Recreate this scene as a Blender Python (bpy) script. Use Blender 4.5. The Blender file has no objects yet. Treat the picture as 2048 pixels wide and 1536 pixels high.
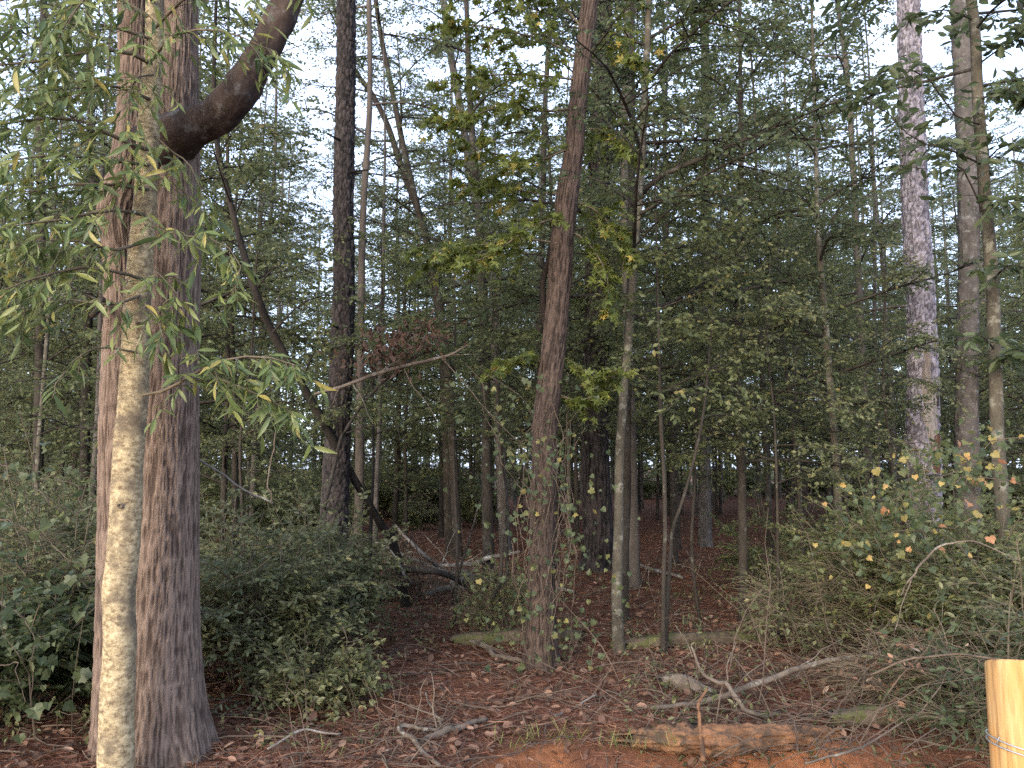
import bpy, math, random
import numpy as np
from mathutils import Vector, Matrix

rng = np.random.default_rng(11)
random.seed(11)
S = bpy.context.scene
C = S.collection
R = math.radians

# ------------------------------------------------------------------ camera
F = 1547.0            # focal length in pixels of the 2048 x 1536 photograph
PITCH = R(6.0)
CAMZ = 1.5
cam = bpy.data.cameras.new('camera')
cam.sensor_width = 36.0
cam.lens = 36.0 * F / 2048.0
cam.clip_start = 0.05
cam.clip_end = 600
camo = bpy.data.objects.new('camera', cam)
C.objects.link(camo)
camo.location = (0, 0, CAMZ)
camo.rotation_euler = (math.pi / 2 + PITCH, 0, 0)
S.camera = camo

# ------------------------------------------------------------------ sky, sun, exposure
SUN_DIR = Vector((0.46, 0.86, -0.27)).normalized()      # the way the light travels
W = bpy.data.worlds.new('World')
S.world = W
W.use_nodes = True
wn, wl = W.node_tree.nodes, W.node_tree.links
wn.clear()
sky = wn.new('ShaderNodeTexSky')
sky.sky_type = 'NISHITA'
sky.sun_disc = False
sky.sun_elevation = math.asin(-SUN_DIR.z)
sky.sun_rotation = math.atan2(-SUN_DIR.x, -SUN_DIR.y) % (2 * math.pi)
sky.air_density = 1.0
sky.dust_density = 2.5
sky.ozone_density = 1.0
bg = wn.new('ShaderNodeBackground')
bg.inputs['Strength'].default_value = 0.15
wo = wn.new('ShaderNodeOutputWorld')
# thin bright cloud over the blue
wtc = wn.new('ShaderNodeTexCoord')
wno = wn.new('ShaderNodeTexNoise'); wno.inputs['Scale'].default_value = 2.2; wno.inputs['Detail'].default_value = 6; wno.inputs['Roughness'].default_value = .6
wl.new(wtc.outputs['Generated'], wno.inputs['Vector'])
wmr = wn.new('ShaderNodeMapRange'); wmr.inputs[1].default_value = .35; wmr.inputs[2].default_value = .65; wmr.inputs[3].default_value = .55; wmr.inputs[4].default_value = .85
wl.new(wno.outputs['Fac'], wmr.inputs[0])
wmx = wn.new('ShaderNodeMix'); wmx.data_type = 'RGBA'
wl.new(wmr.outputs[0], wmx.inputs[0]); wl.new(sky.outputs['Color'], wmx.inputs[6]); wmx.inputs[7].default_value = (2.45, 2.9, 4.0, 1)
wl.new(wmx.outputs[2], bg.inputs['Color'])
wl.new(bg.outputs[0], wo.inputs['Surface'])

sl = bpy.data.lights.new('sun', 'SUN')
sl.energy = 0.85
sl.angle = R(40)
sl.color = (1.0, 0.92, 0.79)
so = bpy.data.objects.new('sun', sl)
C.objects.link(so)
so.rotation_euler = SUN_DIR.to_track_quat('-Z', 'Y').to_euler()
so.location = (-6, -8, 9)

S.view_settings.view_transform = 'Standard'
S.view_settings.look = 'None'
S.view_settings.gamma = 1.0
S.view_settings.use_curve_mapping = False
S.view_settings.exposure = 2.3
S.render.engine = 'CYCLES'
S.cycles.max_bounces = 8
S.cycles.diffuse_bounces = 6
S.cycles.glossy_bounces = 2
S.cycles.transmission_bounces = 6
S.cycles.transparent_max_bounces = 4
S.cycles.volume_bounces = 0
S.cycles.use_denoising = False
S.cycles.caustics_reflective = False
S.cycles.caustics_refractive = False

# ------------------------------------------------------------------ helpers: pixels to the place
cP, sP = math.cos(PITCH), math.sin(PITCH)

def at(px, py, Y):
    x, u = (px - 1024) / F, (768 - py) / F
    t = Y / (cP - u * sP)
    return np.array([x * t, Y, CAMZ + (sP + u * cP) * t])

def gd(py, z=0.0):
    """distance at which the ground (height z) is seen at picture row py"""
    u = (768 - py) / F
    return (z - CAMZ) / (sP + u * cP) * (cP - u * sP)

def gp(px, py, z=0.0):
    return at(px, py, gd(py, z))

# ------------------------------------------------------------------ helpers: noise
def _hash(i, j, k, s=0):
    h = (i.astype(np.int64) * 374761393 + j.astype(np.int64) * 668265263 + k.astype(np.int64) * 2147483647 + s * 974634777) & 0xffffffff
    h = ((h ^ (h >> 13)) * 1274126177) & 0xffffffff
    h = ((h ^ (h >> 16)) * 2246822519) & 0xffffffff
    return ((h ^ (h >> 15)) & 0xffffff) / float(0xffffff)

def vnoise(p, s=0):
    p = np.asarray(p, float)
    i = np.floor(p).astype(np.int64)
    f = p - i
    f = f * f * (3 - 2 * f)
    r = 0
    for a in (0, 1):
        wa = f[:, 0] if a else 1 - f[:, 0]
        for b in (0, 1):
            wb = f[:, 1] if b else 1 - f[:, 1]
            for c in (0, 1):
                wc = f[:, 2] if c else 1 - f[:, 2]
                r = r + wa * wb * wc * _hash(i[:, 0] + a, i[:, 1] + b, i[:, 2] + c, s)
    return r * 2 - 1

def fbm(p, o=3, s=0):
    r, a = 0, 1.0
    for k in range(o):
        r = r + a * vnoise(p * 2 ** k, s + k)
        a *= 0.5
    return r

def worley(p, s=0):
    i = np.floor(p).astype(np.int64)
    f1 = np.full(len(p), 9.0)
    f2 = np.full(len(p), 9.0)
    idv = np.zeros(len(p))
    for a in (-1, 0, 1):
        for b in (-1, 0, 1):
            for c in (-1, 0, 1):
                q = i + np.array([a, b, c])
                h = [_hash(q[:, 0], q[:, 1], q[:, 2], s + m) for m in range(3)]
                d = np.sqrt(sum((q[:, m] + h[m] - p[:, m]) ** 2 for m in range(3)))
                n1 = d < f1
                f2 = np.where(n1, f1, np.minimum(f2, d))
                idv = np.where(n1, h[0], idv)
                f1 = np.where(n1, d, f1)
    return f1, f2, idv

def nrm(v):
    v = np.asarray(v, float)
    return v / np.maximum(np.linalg.norm(v, axis=-1, keepdims=True), 1e-9)

UP = np.array([0, 0, 1.0])

# ------------------------------------------------------------------ helpers: meshes
class Geo:
    """collects vertices and polygons, linked as ONE mesh object by build()"""
    def __init__(self):
        self.v, self.f, self.a, self.n = [], {}, {}, 0
    def add(self, V, faces, val=None):
        V = np.asarray(V, float).reshape(-1, 3)
        faces = np.asarray(faces, np.int64)
        k = faces.shape[1]
        self.f.setdefault(k, []).append(faces + self.n)
        if val is None:
            val = np.full(len(faces), 0.5)
        self.a.setdefault(k, []).append(np.broadcast_to(np.asarray(val, float), (len(faces),)))
        self.v.append(V)
        self.n += len(V)
    def mesh(self, name, mat, smooth=False, vattr=None):
        V = np.concatenate(self.v) if self.v else np.zeros((0, 3))
        me = bpy.data.meshes.new(name)
        loops, starts, val, n0 = [], [], [], 0
        for k in sorted(self.f):
            Fk = np.concatenate(self.f[k])
            loops.append(Fk.ravel())
            starts.append(n0 + np.arange(len(Fk)) * k)
            n0 += Fk.size
            val.append(np.concatenate(self.a[k]))
        me.vertices.add(len(V))
        me.vertices.foreach_set('co', V.astype(np.float32).ravel())
        if loops:
            loops, starts, val = np.concatenate(loops), np.concatenate(starts), np.concatenate(val)
            me.loops.add(len(loops))
            me.loops.foreach_set('vertex_index', loops.astype(np.int32))
            me.polygons.add(len(starts))
            me.polygons.foreach_set('loop_start', starts.astype(np.int32))
            me.update(calc_edges=True)
            at_ = me.attributes.new('v', 'FLOAT', 'FACE')
            at_.data.foreach_set('value', val.astype(np.float32))
            me.polygons.foreach_set('use_smooth', np.full(len(starts), smooth))
        if vattr:
            for nm, arr in vattr.items():
                b = me.attributes.new(nm, 'FLOAT', 'POINT')
                b.data.foreach_set('value', np.asarray(arr, np.float32))
        me.materials.append(mat)
        me.validate()
        return me
    def build(self, name, mat, parent=None, smooth=False, vattr=None, origin=None):
        me = self.mesh(name, mat, smooth, vattr)
        return link(name, me, parent)

def link(name, me, parent=None):
    o = bpy.data.objects.new(name, me)
    C.objects.link(o)
    if parent is not None:
        o.parent = parent
    return o

def tag(o, label, cat, group=None):
    o['label'] = label
    o['category'] = cat
    if group:
        o['group'] = group
    return o

def thing(name, label, cat, loc=(0, 0, 0), group=None):
    o = bpy.data.objects.new(name, None)
    o.empty_display_size = 0.1
    C.objects.link(o)
    o.location = loc
    return tag(o, label, cat, group)

def copy_thing(root, loc, rz, sc, label=None):
    r = root.copy()
    C.objects.link(r)
    r.location = loc
    r.rotation_euler = (0, 0, rz)
    r.scale = (sc, sc, sc)
    if label:
        r['label'] = label
    for ch in list(root.children):
        c = ch.copy()
        C.objects.link(c)
        c.parent = r
    return r

def smooth_path(P, n):
    """Catmull-Rom through P (k, m), n samples spread evenly over the length"""
    P = np.asarray(P, float)
    if len(P) == 2:
        t = np.linspace(0, 1, n)[:, None]
        return P[0] * (1 - t) + P[1] * t
    Q = np.vstack([2 * P[0] - P[1], P, 2 * P[-1] - P[-2]])
    out = []
    for i in range(len(P) - 1):
        p0, p1, p2, p3 = Q[i:i + 4]
        t = np.linspace(0, 1, 16, endpoint=False)[:, None]
        out.append(0.5 * (2 * p1 + (p2 - p0) * t + (2 * p0 - 5 * p1 + 4 * p2 - p3) * t ** 2 + (3 * p1 - p0 - 3 * p2 + p3) * t ** 3))
    out = np.vstack(out + [P[-1:]])
    d = np.concatenate([[0], np.cumsum(np.linalg.norm(np.diff(out[:, :3], axis=0), axis=1))])
    s = np.linspace(0, d[-1], n)
    return np.stack([np.interp(s, d, out[:, m]) for m in range(P.shape[1])], 1)

def tubes(Q, r, sides=3):
    """Q (n, k, 3) polylines, r (n, k) radii -> vertices, quads, cap tris"""
    Q = np.asarray(Q, float)
    n, k, _ = Q.shape
    T = nrm(np.gradient(Q, axis=1))
    ref = np.where(np.abs(T[..., 2:3]) > 0.85, np.array([1.0, 0, 0]), np.array([0, 0, 1.0]))
    U = nrm(np.cross(T, ref))
    Vv = np.cross(T, U)
    a = np.arange(sides) * 2 * math.pi / sides
    P = Q[:, :, None, :] + r[:, :, None, None] * (np.cos(a)[None, None, :, None] * U[:, :, None, :] + np.sin(a)[None, None, :, None] * Vv[:, :, None, :])
    base = (np.arange(n) * k * sides)[:, None, None] + (np.arange(k - 1) * sides)[None, :, None] + np.arange(sides)[None, None, :]
    nxt = (np.arange(n) * k * sides)[:, None, None] + (np.arange(k - 1) * sides)[None, :, None] + ((np.arange(sides) + 1) % sides)[None, None, :]
    quads = np.stack([base, nxt, nxt + sides, base + sides], -1).reshape(-1, 4)
    return P.reshape(-1, 3), quads

def add_tubes(G, Q, r, sides=3, val=None):
    V, q = tubes(Q, r, sides)
    G.add(V, q, val)

def add_tube(G, pts, radii, n=12, sides=6, wob=0.0, cap=False, val=0.5):
    P = np.hstack([np.asarray(pts, float), np.asarray(radii, float)[:, None]])
    P = smooth_path(P, n)
    X = P[:, :3].copy()
    if wob:
        X += wob * np.stack([fbm(np.stack([np.linspace(0, n / 3, n) + 7 * m, np.full(n, X[0, 0] * 9), np.full(n, X[0, 1] * 7)], 1), 2, m) for m in range(3)], 1)
    n0 = G.n
    add_tubes(G, X[None], P[:, 3][None], sides, val)
    if cap:
        G.add(np.vstack([X[:1], X[-1:]]), np.zeros((0, 3), int))
        c0, c1 = G.n - 2, G.n - 1
        idx = np.arange(sides)
        nx = (idx + 1) % sides
        e = n0 + (n - 1) * sides
        t = np.vstack([np.stack([np.full(sides, c0), n0 + nx, n0 + idx], 1), np.stack([np.full(sides, c1), e + idx, e + nx], 1)])
        G.f.setdefault(3, []).append(t)
        G.a.setdefault(3, []).append(np.full(len(t), 1.0))
    return X

# leaf outlines: local (along, aside, off) and faces
def _t(v, f):
    return np.array(v, float), np.array(f, int)
LEAF = {
    'rhomb': _t([(0, 0, 0), (.45, .5, .12), (1, 0, 0), (.45, -.5, .12)], [(0, 2, 1), (0, 3, 2)]),
    'oval': _t([(0, 0, 0), (.28, .42, .1), (.68, .42, .06), (1, 0, -.12), (.68, -.42, .06), (.28, -.42, .1)], [(0, 3, 2, 1), (0, 5, 4, 3)]),
    'lance': _t([(0, 0, 0), (.25, .4, .12), (.6, .5, .08), (1, 0, -.55), (.6, -.5, .08), (.25, -.4, .12), (.3, 0, -.03), (.62, 0, -.12)],
                [(0, 6, 1, 1), (1, 6, 7, 2), (2, 7, 3, 3), (0, 5, 6, 6), (5, 4, 7, 6), (4, 3, 7, 7)]),
    'needle': _t([(0, .5, 0), (0, -.5, 0), (1, 0, -.1)], [(0, 1, 2)]),
}
# lance has collapsed quads: rebuild as plain triangles
LEAF['lance'] = _t(LEAF['lance'][0], [(0, 6, 1), (1, 6, 7), (1, 7, 2), (2, 7, 3), (0, 5, 6), (5, 4, 7), (5, 7, 6), (4, 3, 7)])
def _fan(rim):
    v = [(.38, 0, 0)] + rim
    n = len(rim)
    return _t(v, [(0, 1 + i, 1 + (i + 1) % n) for i in range(n)])
LEAF['star'] = _fan([(0, 0, 0), (-.02, .42, -.1), (.26, .2, .03), (.5, .58, -.1), (.52, .16, .03), (1, 0, -.1), (.52, -.16, .03), (.5, -.58, -.1), (.26, -.2, .03), (-.02, -.42, -.1)])
LEAF['heart'] = _fan([(.10, 0, 0), (-.04, .22, .03), (.08, .50, .14), (.34, .46, .10), (.48, .56, .10), (.62, .34, .04), (1, .03, -.16), (.66, -.30, .04), (.55, -.52, .12), (.34, -.44, .10), (.10, -.54, .16), (-.05, -.24, .03)])

def add_leaves(G, shape, pos, d, nv, L, Wd, val):
    T, Fc = LEAF[shape]
    n = len(pos)
    d = nrm(d)
    s = nrm(np.cross(d, nv))
    u = np.cross(s, d)
    L = np.broadcast_to(np.asarray(L, float), (n,))
    Wd = np.broadcast_to(np.asarray(Wd, float), (n,))
    V = pos[:, None, :] + T[None, :, 0, None] * (d * L[:, None])[:, None, :] + T[None, :, 1, None] * (s * Wd[:, None])[:, None, :] + T[None, :, 2, None] * (u * Wd[:, None])[:, None, :]
    k = len(T)
    Fa = (Fc[None] + (np.arange(n) * k)[:, None, None]).reshape(-1, Fc.shape[1])
    G.add(V.reshape(-1, 3), Fa, np.repeat(val, len(Fc)))

def leafy(Wd, Lv, poly, r0, nt, tl, nl, ls, lw, shape='rhomb', droop=.2, flat=.9, hang=.15, vlo=0., vhi=1., t0=.12, sides=5, rt=None, main=True, n=8, collect=None):
    """a branch along poly with nt side twigs, nl leaves on each"""
    P = smooth_path(poly, n)
    if main:
        add_tubes(Wd, P[None], np.linspace(r0, r0 * .3, n)[None], sides)
    if nt < 1:
        return P
    T = nrm(np.gradient(P, axis=0))
    tt = np.clip(np.linspace(t0, 1, nt) + rng.normal(0, .03, nt), 0, 1)
    idx = tt * (n - 1)
    p = np.stack([np.interp(idx, np.arange(n), P[:, m]) for m in range(3)], 1)
    t = nrm(np.stack([np.interp(idx, np.arange(n), T[:, m]) for m in range(3)], 1))
    side = np.cross(t, UP)
    side = nrm(side + 1e-4) * np.where(np.arange(nt) % 2, 1, -1)[:, None]
    td = nrm(t * rng.uniform(.3, 1, (nt, 1)) + side * rng.uniform(.4, 1.1, (nt, 1)) + UP * rng.normal(.05, .3, (nt, 1)))
    ln = tl * (1.1 - .6 * tt) * rng.uniform(.6, 1.35, nt)
    k = 3
    s = np.linspace(0, 1, k)
    Q = p[:, None, :] + td[:, None, :] * (ln[:, None] * s)[..., None] - UP * (droop * ln[:, None] * s ** 2)[..., None]
    Q[:, 1:] += rng.normal(0, .05, (nt, k - 1, 3)) * ln[:, None, None]
    rr = (rt if rt else max(r0 * .3, .0015))
    add_tubes(Wd, Q, np.broadcast_to(np.linspace(rr, rr * .5, k), (nt, k)), 3)
    if nl < 1:
        return P
    u = np.clip(np.linspace(.12, 1.0, nl)[None] + rng.normal(0, .05, (nt, nl)), 0, 1) * (k - 1)
    i0 = np.minimum(u.astype(int), k - 2)
    fr = (u - i0)[..., None]
    rows = np.arange(nt)[:, None]
    pos = Q[rows, i0] * (1 - fr) + Q[rows, i0 + 1] * fr
    tg = nrm(Q[rows, i0 + 1] - Q[rows, i0])
    ls_ = nrm(np.cross(tg, UP) + 1e-4) * np.where((np.arange(nl) + np.arange(nt)[:, None]) % 2, 1, -1)[..., None]
    d = tg * rng.uniform(.2, .9, (nt, nl, 1)) + ls_ * rng.uniform(.3, 1, (nt, nl, 1)) + rng.normal(0, .3, (nt, nl, 3)) - UP * hang
    nv = UP + rng.normal(0, flat, (nt, nl, 3))
    m = nt * nl
    L = ls * rng.uniform(.6, 1.3, m)
    val = np.clip(rng.uniform(vlo, vhi, m) * .8 + np.repeat(rng.uniform(0, .2, nt), nl), 0, 1)
    if collect is not None:
        collect.append((pos.reshape(-1, 3), nrm(d.reshape(-1, 3)), nv.reshape(-1, 3), L, val))
    else:
        add_leaves(Lv, shape, pos.reshape(-1, 3), d.reshape(-1, 3), nv.reshape(-1, 3), L, L * lw / ls, val)
    return P

# ------------------------------------------------------------------ materials
def newmat(name):
    m = bpy.data.materials.new(name)
    m.use_nodes = True
    nt = m.node_tree
    nt.nodes.clear()
    out = nt.nodes.new('ShaderNodeOutputMaterial')
    return m, nt.nodes, nt.links, out

def ramp(N, stops):
    r = N.new('ShaderNodeValToRGB')
    el = r.color_ramp.elements
    while len(el) < len(stops):
        el.new(0.5)
    for e, (p, c) in zip(el, stops):
        e.position = p
        e.color = (*c, 1)
    return r

def leafmat(name, stops, transl=.35, rough=.45, spec=.35):
    m, N, L, out = newmat(name)
    a = N.new('ShaderNodeAttribute'); a.attribute_name = 'v'
    r = ramp(N, stops)
    L.new(a.outputs['Fac'], r.inputs[0])
    g = N.new('ShaderNodeNewGeometry')
    b = N.new('ShaderNodeBsdfPrincipled')
    b.inputs['Roughness'].default_value = rough
    b.inputs['Specular IOR Level'].default_value = spec
    L.new(r.outputs[0], b.inputs['Base Color'])
    t = N.new('ShaderNodeBsdfTranslucent')
    hs = N.new('ShaderNodeHueSaturation')
    hs.inputs['Hue'].default_value = .48
    hs.inputs['Saturation'].default_value = 1.0
    hs.inputs['Value'].default_value = 1.7
    L.new(r.outputs[0], hs.inputs['Color'])
    L.new(hs.outputs[0], t.inputs['Color'])
    mx = N.new('ShaderNodeMixShader')
    mx.inputs[0].default_value = transl
    L.new(b.outputs[0], mx.inputs[1]); L.new(t.outputs[0], mx.inputs[2])
    L.new(mx.outputs[0], out.inputs['Surface'])
    return m

def barkmat(name, dark, light, spot=None, spot_amt=.5, scale=6, stretch=.25, bump=.4, attr=False, spot_scale=9, rough=.9):
    m, N, L, out = newmat(name)
    tc = N.new('ShaderNodeTexCoord')
    mp = N.new('ShaderNodeMapping'); mp.inputs['Scale'].default_value = (1, 1, stretch)
    L.new(tc.outputs['Object'], mp.inputs[0])
    n1 = N.new('ShaderNodeTexNoise'); n1.inputs['Scale'].default_value = scale; n1.inputs['Detail'].default_value = 8; n1.inputs['Roughness'].default_value = .7
    L.new(mp.outputs[0], n1.inputs['Vector'])
    r = ramp(N, [(.3, dark), (.7, light)])
    fac = n1.outputs['Fac']
    if attr:
        a = N.new('ShaderNodeAttribute'); a.attribute_name = 'h'
        mm = N.new('ShaderNodeMix'); mm.data_type = 'FLOAT'; mm.inputs[0].default_value = .55
        L.new(n1.outputs['Fac'], mm.inputs[2]); L.new(a.outputs['Fac'], mm.inputs[3])
        fac = mm.outputs[0]
    L.new(fac, r.inputs[0])
    col = r.outputs[0]
    if spot:
        n2 = N.new('ShaderNodeTexNoise'); n2.inputs['Scale'].default_value = spot_scale; n2.inputs['Detail'].default_value = 6; n2.inputs['Roughness'].default_value = .65
        L.new(tc.outputs['Object'], n2.inputs['Vector'])
        r2 = ramp(N, [(.62 - spot_amt * .3, (0, 0, 0)), (.72 - spot_amt * .3, (1, 1, 1))])
        L.new(n2.outputs['Fac'], r2.inputs[0])
        mx = N.new('ShaderNodeMix'); mx.data_type = 'RGBA'
        L.new(r2.outputs[0], mx.inputs[0]); L.new(col, mx.inputs[6]); mx.inputs[7].default_value = (*spot, 1)
        col = mx.outputs[2]
    b = N.new('ShaderNodeBsdfPrincipled')
    b.inputs['Roughness'].default_value = rough
    b.inputs['Specular IOR Level'].default_value = .2
    L.new(col, b.inputs['Base Color'])
    n3 = N.new('ShaderNodeTexNoise'); n3.inputs['Scale'].default_value = scale * 4; n3.inputs['Detail'].default_value = 6
    L.new(mp.outputs[0], n3.inputs['Vector'])
    bp = N.new('ShaderNodeBump'); bp.inputs['Strength'].default_value = bump; bp.inputs['Distance'].default_value = .02
    L.new(n3.outputs['Fac'], bp.inputs['Height'])
    L.new(bp.outputs[0], b.inputs['Normal'])
    L.new(b.outputs[0], out.inputs['Surface'])
    return m

M = {}
M['bark_big'] = barkmat('furrowed_bark', (.062, .043, .034), (.20, .148, .118), None, scale=46, stretch=.09, attr=True, bump=.5)
M['bark_limb'] = barkmat('limb_bark', (.014, .010, .009), (.065, .046, .038), (.10, .095, .09), .2, scale=9, stretch=.5)
M['bark_pine'] = barkmat('pine_bark', (.009, .008, .008), (.052, .043, .042), None, scale=16, stretch=.5, attr=True)
M['bark_pale_pine'] = barkmat('pale_pine_bark', (.060, .054, .062), (.26, .238, .268), None, scale=14, stretch=.6, attr=True)
M['bark_center'] = barkmat('brown_bark', (.020, .0145, .012), (.088, .063, .052), None, scale=50, stretch=.09, attr=True)
M['bark_slim'] = barkmat('slim_bark', (.030, .027, .021), (.105, .093, .072), (.17, .165, .135), .3, scale=8, stretch=.5)
M['bark_dark'] = barkmat('dark_bark', (.014, .012, .010), (.055, .046, .038), (.085, .085, .07), .15, scale=8, stretch=.4)
M['bark_grey'] = barkmat('grey_bark', (.035, .031, .029), (.12, .107, .10), (.16, .155, .15), .2, scale=8, stretch=.4)
M['bark_black'] = barkmat('blackish_bark', (.008, .007, .006), (.034, .028, .024), None, scale=10, stretch=.4)
M['bark_far'] = barkmat('far_bark', (.04, .034, .03), (.13, .11, .095), None, scale=5, stretch=.3)
M['dead_wood'] = barkmat('dead_wood', (.05, .04, .032), (.18, .145, .115), (.28, .265, .235), .15, scale=8, stretch=1)
M['grey_wood'] = barkmat('weathered_wood', (.08, .07, .062), (.24, .215, .19), (.36, .35, .315), .25, scale=9, stretch=1)
M['rot_wood'] = barkmat('rotten_wood', (.055, .030, .018), (.25, .13, .07), (.06, .042, .03), .4, scale=10, stretch=1)
M['log'] = barkmat('mossy_log', (.03, .024, .018), (.13, .10, .07), (.075, .08, .03), .35, scale=7, stretch=1)
M['bare'] = barkmat('bare_wood', (.09, .072, .064), (.28, .245, .22), None, scale=20, stretch=.08)
M['rot_red'] = barkmat('red_rot', (.05, .023, .016), (.12, .055, .036), None, scale=18, stretch=.5)
M['twig'] = barkmat('dry_twig', (.045, .034, .027), (.145, .108, .082), None, scale=10, stretch=1, bump=.1)
M['stem'] = barkmat('green_brown_stem', (.055, .045, .032), (.15, .125, .09), None, scale=10, stretch=1, bump=.1)

G1, G2, G3, YL = (.022, .040, .016), (.055, .085, .030), (.10, .135, .040), (.45, .34, .06)
M['leaf_mid'] = leafmat('leaf_mid_green', transl=.5, stops=[(0, (.050, .066, .030)), (.5, (.102, .122, .052)), (.9, (.165, .18, .075)), (.985, (.30, .24, .08))])
M['leaf_dark'] = leafmat('leaf_dark_green', [(0, (.032, .046, .022)), (.5, (.068, .092, .040)), (.95, (.105, .125, .06)), (1, (.16, .11, .05))], transl=.42)
M['leaf_gum'] = leafmat('leaf_star', [(0, (.05, .07, .018)), (.5, (.105, .135, .030)), (.90, (.17, .19, .045)), (.97, (.42, .32, .07)), (1, (.16, .08, .04))], transl=.45)
M['leaf_long'] = leafmat('leaf_long', [(0, (.045, .072, .028)), (.5, (.105, .145, .050)), (.88, (.19, .22, .075)), (.96, (.30, .26, .08)), (1, (.30, .17, .08))], transl=.35, rough=.38)
M['leaf_shrub'] = leafmat('leaf_shrub', [(0, (.050, .061, .030)), (.5, (.108, .122, .055)), (.9, (.19, .195, .095)), (1, (.25, .22, .10))], transl=.38, rough=.42, spec=.35)
M['leaf_pine'] = leafmat('pine_needles', [(0, (.045, .065, .035)), (.6, (.085, .11, .055)), (1, (.16, .15, .09))], transl=.3)
M['leaf_far'] = leafmat('leaf_far', transl=.5, stops=[(0, (.068, .088, .042)), (.5, (.118, .14, .066)), (.92, (.16, .172, .08)), (1, (.26, .2, .09))])
M['leaf_vine'] = leafmat('vine_leaf', [(0, (.045, .065, .03)), (.74, (.085, .105, .045)), (.86, (.19, .18, .06)), (.96, (.40, .29, .09)), (1, (.34, .17, .08))], transl=.4)
M['leaf_dead'] = leafmat('dead_leaf', [(0, (.07, .040, .026)), (.5, (.16, .085, .055)), (.85, (.30, .18, .12)), (1, (.50, .38, .30))], transl=.1, rough=.7)
M['straw'] = leafmat('pine_straw', [(0, (.095, .039, .023)), (.5, (.22, .096, .056)), (1, (.36, .20, .125))], transl=.05, rough=.7)
M['grass'] = leafmat('grass_blade', [(0, (.09, .12, .03)), (.6, (.17, .19, .05)), (1, (.34, .28, .12))], transl=.4)

# ------------------------------------------------------------------ the ground
def gz(x, y):
    x, y = np.asarray(x, float), np.asarray(y, float)
    p = np.stack([x, y, np.zeros_like(x)], -1).reshape(-1, 3)
    low = (.05 * fbm(p * .35, 2, 3) + .02 * fbm(p * 1.3, 2, 5)).reshape(x.shape)
    edge = 4.45 + .10 * vnoise(p * 1.7, 9).reshape(x.shape) - .55 / (1 + np.exp((x + .05) * 6))
    k = 1 / (1 + np.exp((y - edge + .10) * 16))
    return low * np.clip((y - 3.6) / 2, .3, 1) - .24 * k

def ground_mat():
    m, N, L, out = newmat('forest_floor')
    tc = N.new('ShaderNodeTexCoord')
    def noise(sc, det=6, ro=.6):
        n = N.new('ShaderNodeTexNoise'); n.inputs['Scale'].default_value = sc; n.inputs['Detail'].default_value = det; n.inputs['Roughness'].default_value = ro
        L.new(tc.outputs['Object'], n.inputs['Vector'])
        return n
    a = noise(1.2, 5); b = noise(18, 8, .7); c = noise(60, 6, .75)
    r = ramp(N, [(.30, (.060, .029, .020)), (.52, (.145, .064, .041)), (.75, (.24, .125, .082))])
    L.new(b.outputs['Fac'], r.inputs[0])
    r0 = ramp(N, [(.35, (.075, .042, .030)), (.65, (.16, .072, .042))])
    L.new(a.outputs['Fac'], r0.inputs[0])
    mx = N.new('ShaderNodeMix'); mx.data_type = 'RGBA'; mx.inputs[0].default_value = .5
    L.new(r.outputs[0], mx.inputs[6]); L.new(r0.outputs[0], mx.inputs[7])
    at_ = N.new('ShaderNodeAttribute'); at_.attribute_name = 'clay'
    rc = ramp(N, [(.3, (.16, .065, .03)), (.7, (.38, .165, .08))])
    L.new(b.outputs['Fac'], rc.inputs[0])
    m2 = N.new('ShaderNodeMix'); m2.data_type = 'RGBA'
    L.new(at_.outputs['Fac'], m2.inputs[0]); L.new(mx.outputs[2], m2.inputs[6]); L.new(rc.outputs[0], m2.inputs[7])
    p = N.new('ShaderNodeBsdfPrincipled'); p.inputs['Roughness'].default_value = .95; p.inputs['Specular IOR Level'].default_value = .1
    L.new(m2.outputs[2], p.inputs['Base Color'])
    bp = N.new('ShaderNodeBump'); bp.inputs['Strength'].default_value = .8; bp.inputs['Distance'].default_value = .03
    L.new(c.outputs['Fac'], bp.inputs['Height']); L.new(bp.outputs[0], p.inputs['Normal'])
    L.new(p.outputs[0], out.inputs['Surface'])
    return m

def build_ground():
    ys = np.unique(np.concatenate([np.linspace(-30, 2, 17), np.linspace(2, 3.6, 12), np.linspace(3.6, 6.5, 90), np.linspace(6.5, 14, 80), np.geomspace(14, 300, 50)]))
    xs = np.unique(np.concatenate([-np.geomspace(6, 300, 28), np.linspace(-6, 6, 200), np.geomspace(6, 300, 28)]))
    X, Y = np.meshgrid(xs, ys)
    Z = gz(X, Y)
    p = np.stack([X, Y, 0 * X], -1).reshape(-1, 3)
    near = (np.abs(X) < 6) & (Y > 3.4) & (Y < 14)
    Z = Z + near * (.018 * fbm(p * 9, 3, 21).reshape(X.shape) + .010 * vnoise(p * 31, 22).reshape(X.shape))
    e = .08
    sl_ = np.abs(gz(X, Y + e) - gz(X, Y - e)) / (2 * e)
    clay = np.clip((sl_ - .25) / .35, 0, 1) * np.clip((X + .45) * 2.5, 0, 1) * np.clip(.55 + .8 * fbm(p * 4, 2, 31).reshape(X.shape), 0, 1)
    clay = np.where(Y < 3.9, np.maximum(clay, .35), clay) * np.clip((2.3 - X) * 2, 0, 1)
    G = Geo()
    ny, nx = X.shape
    i = (np.arange(ny - 1)[:, None] * nx + np.arange(nx - 1)[None]).ravel()
    G.add(np.stack([X, Y, Z], -1).reshape(-1, 3), np.stack([i, i + 1, i + 1 + nx, i + nx], 1))
    o = G.build('ground', ground_mat(), smooth=True, vattr={'clay': clay.ravel()})
    o['kind'] = 'structure'
build_ground()

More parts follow.
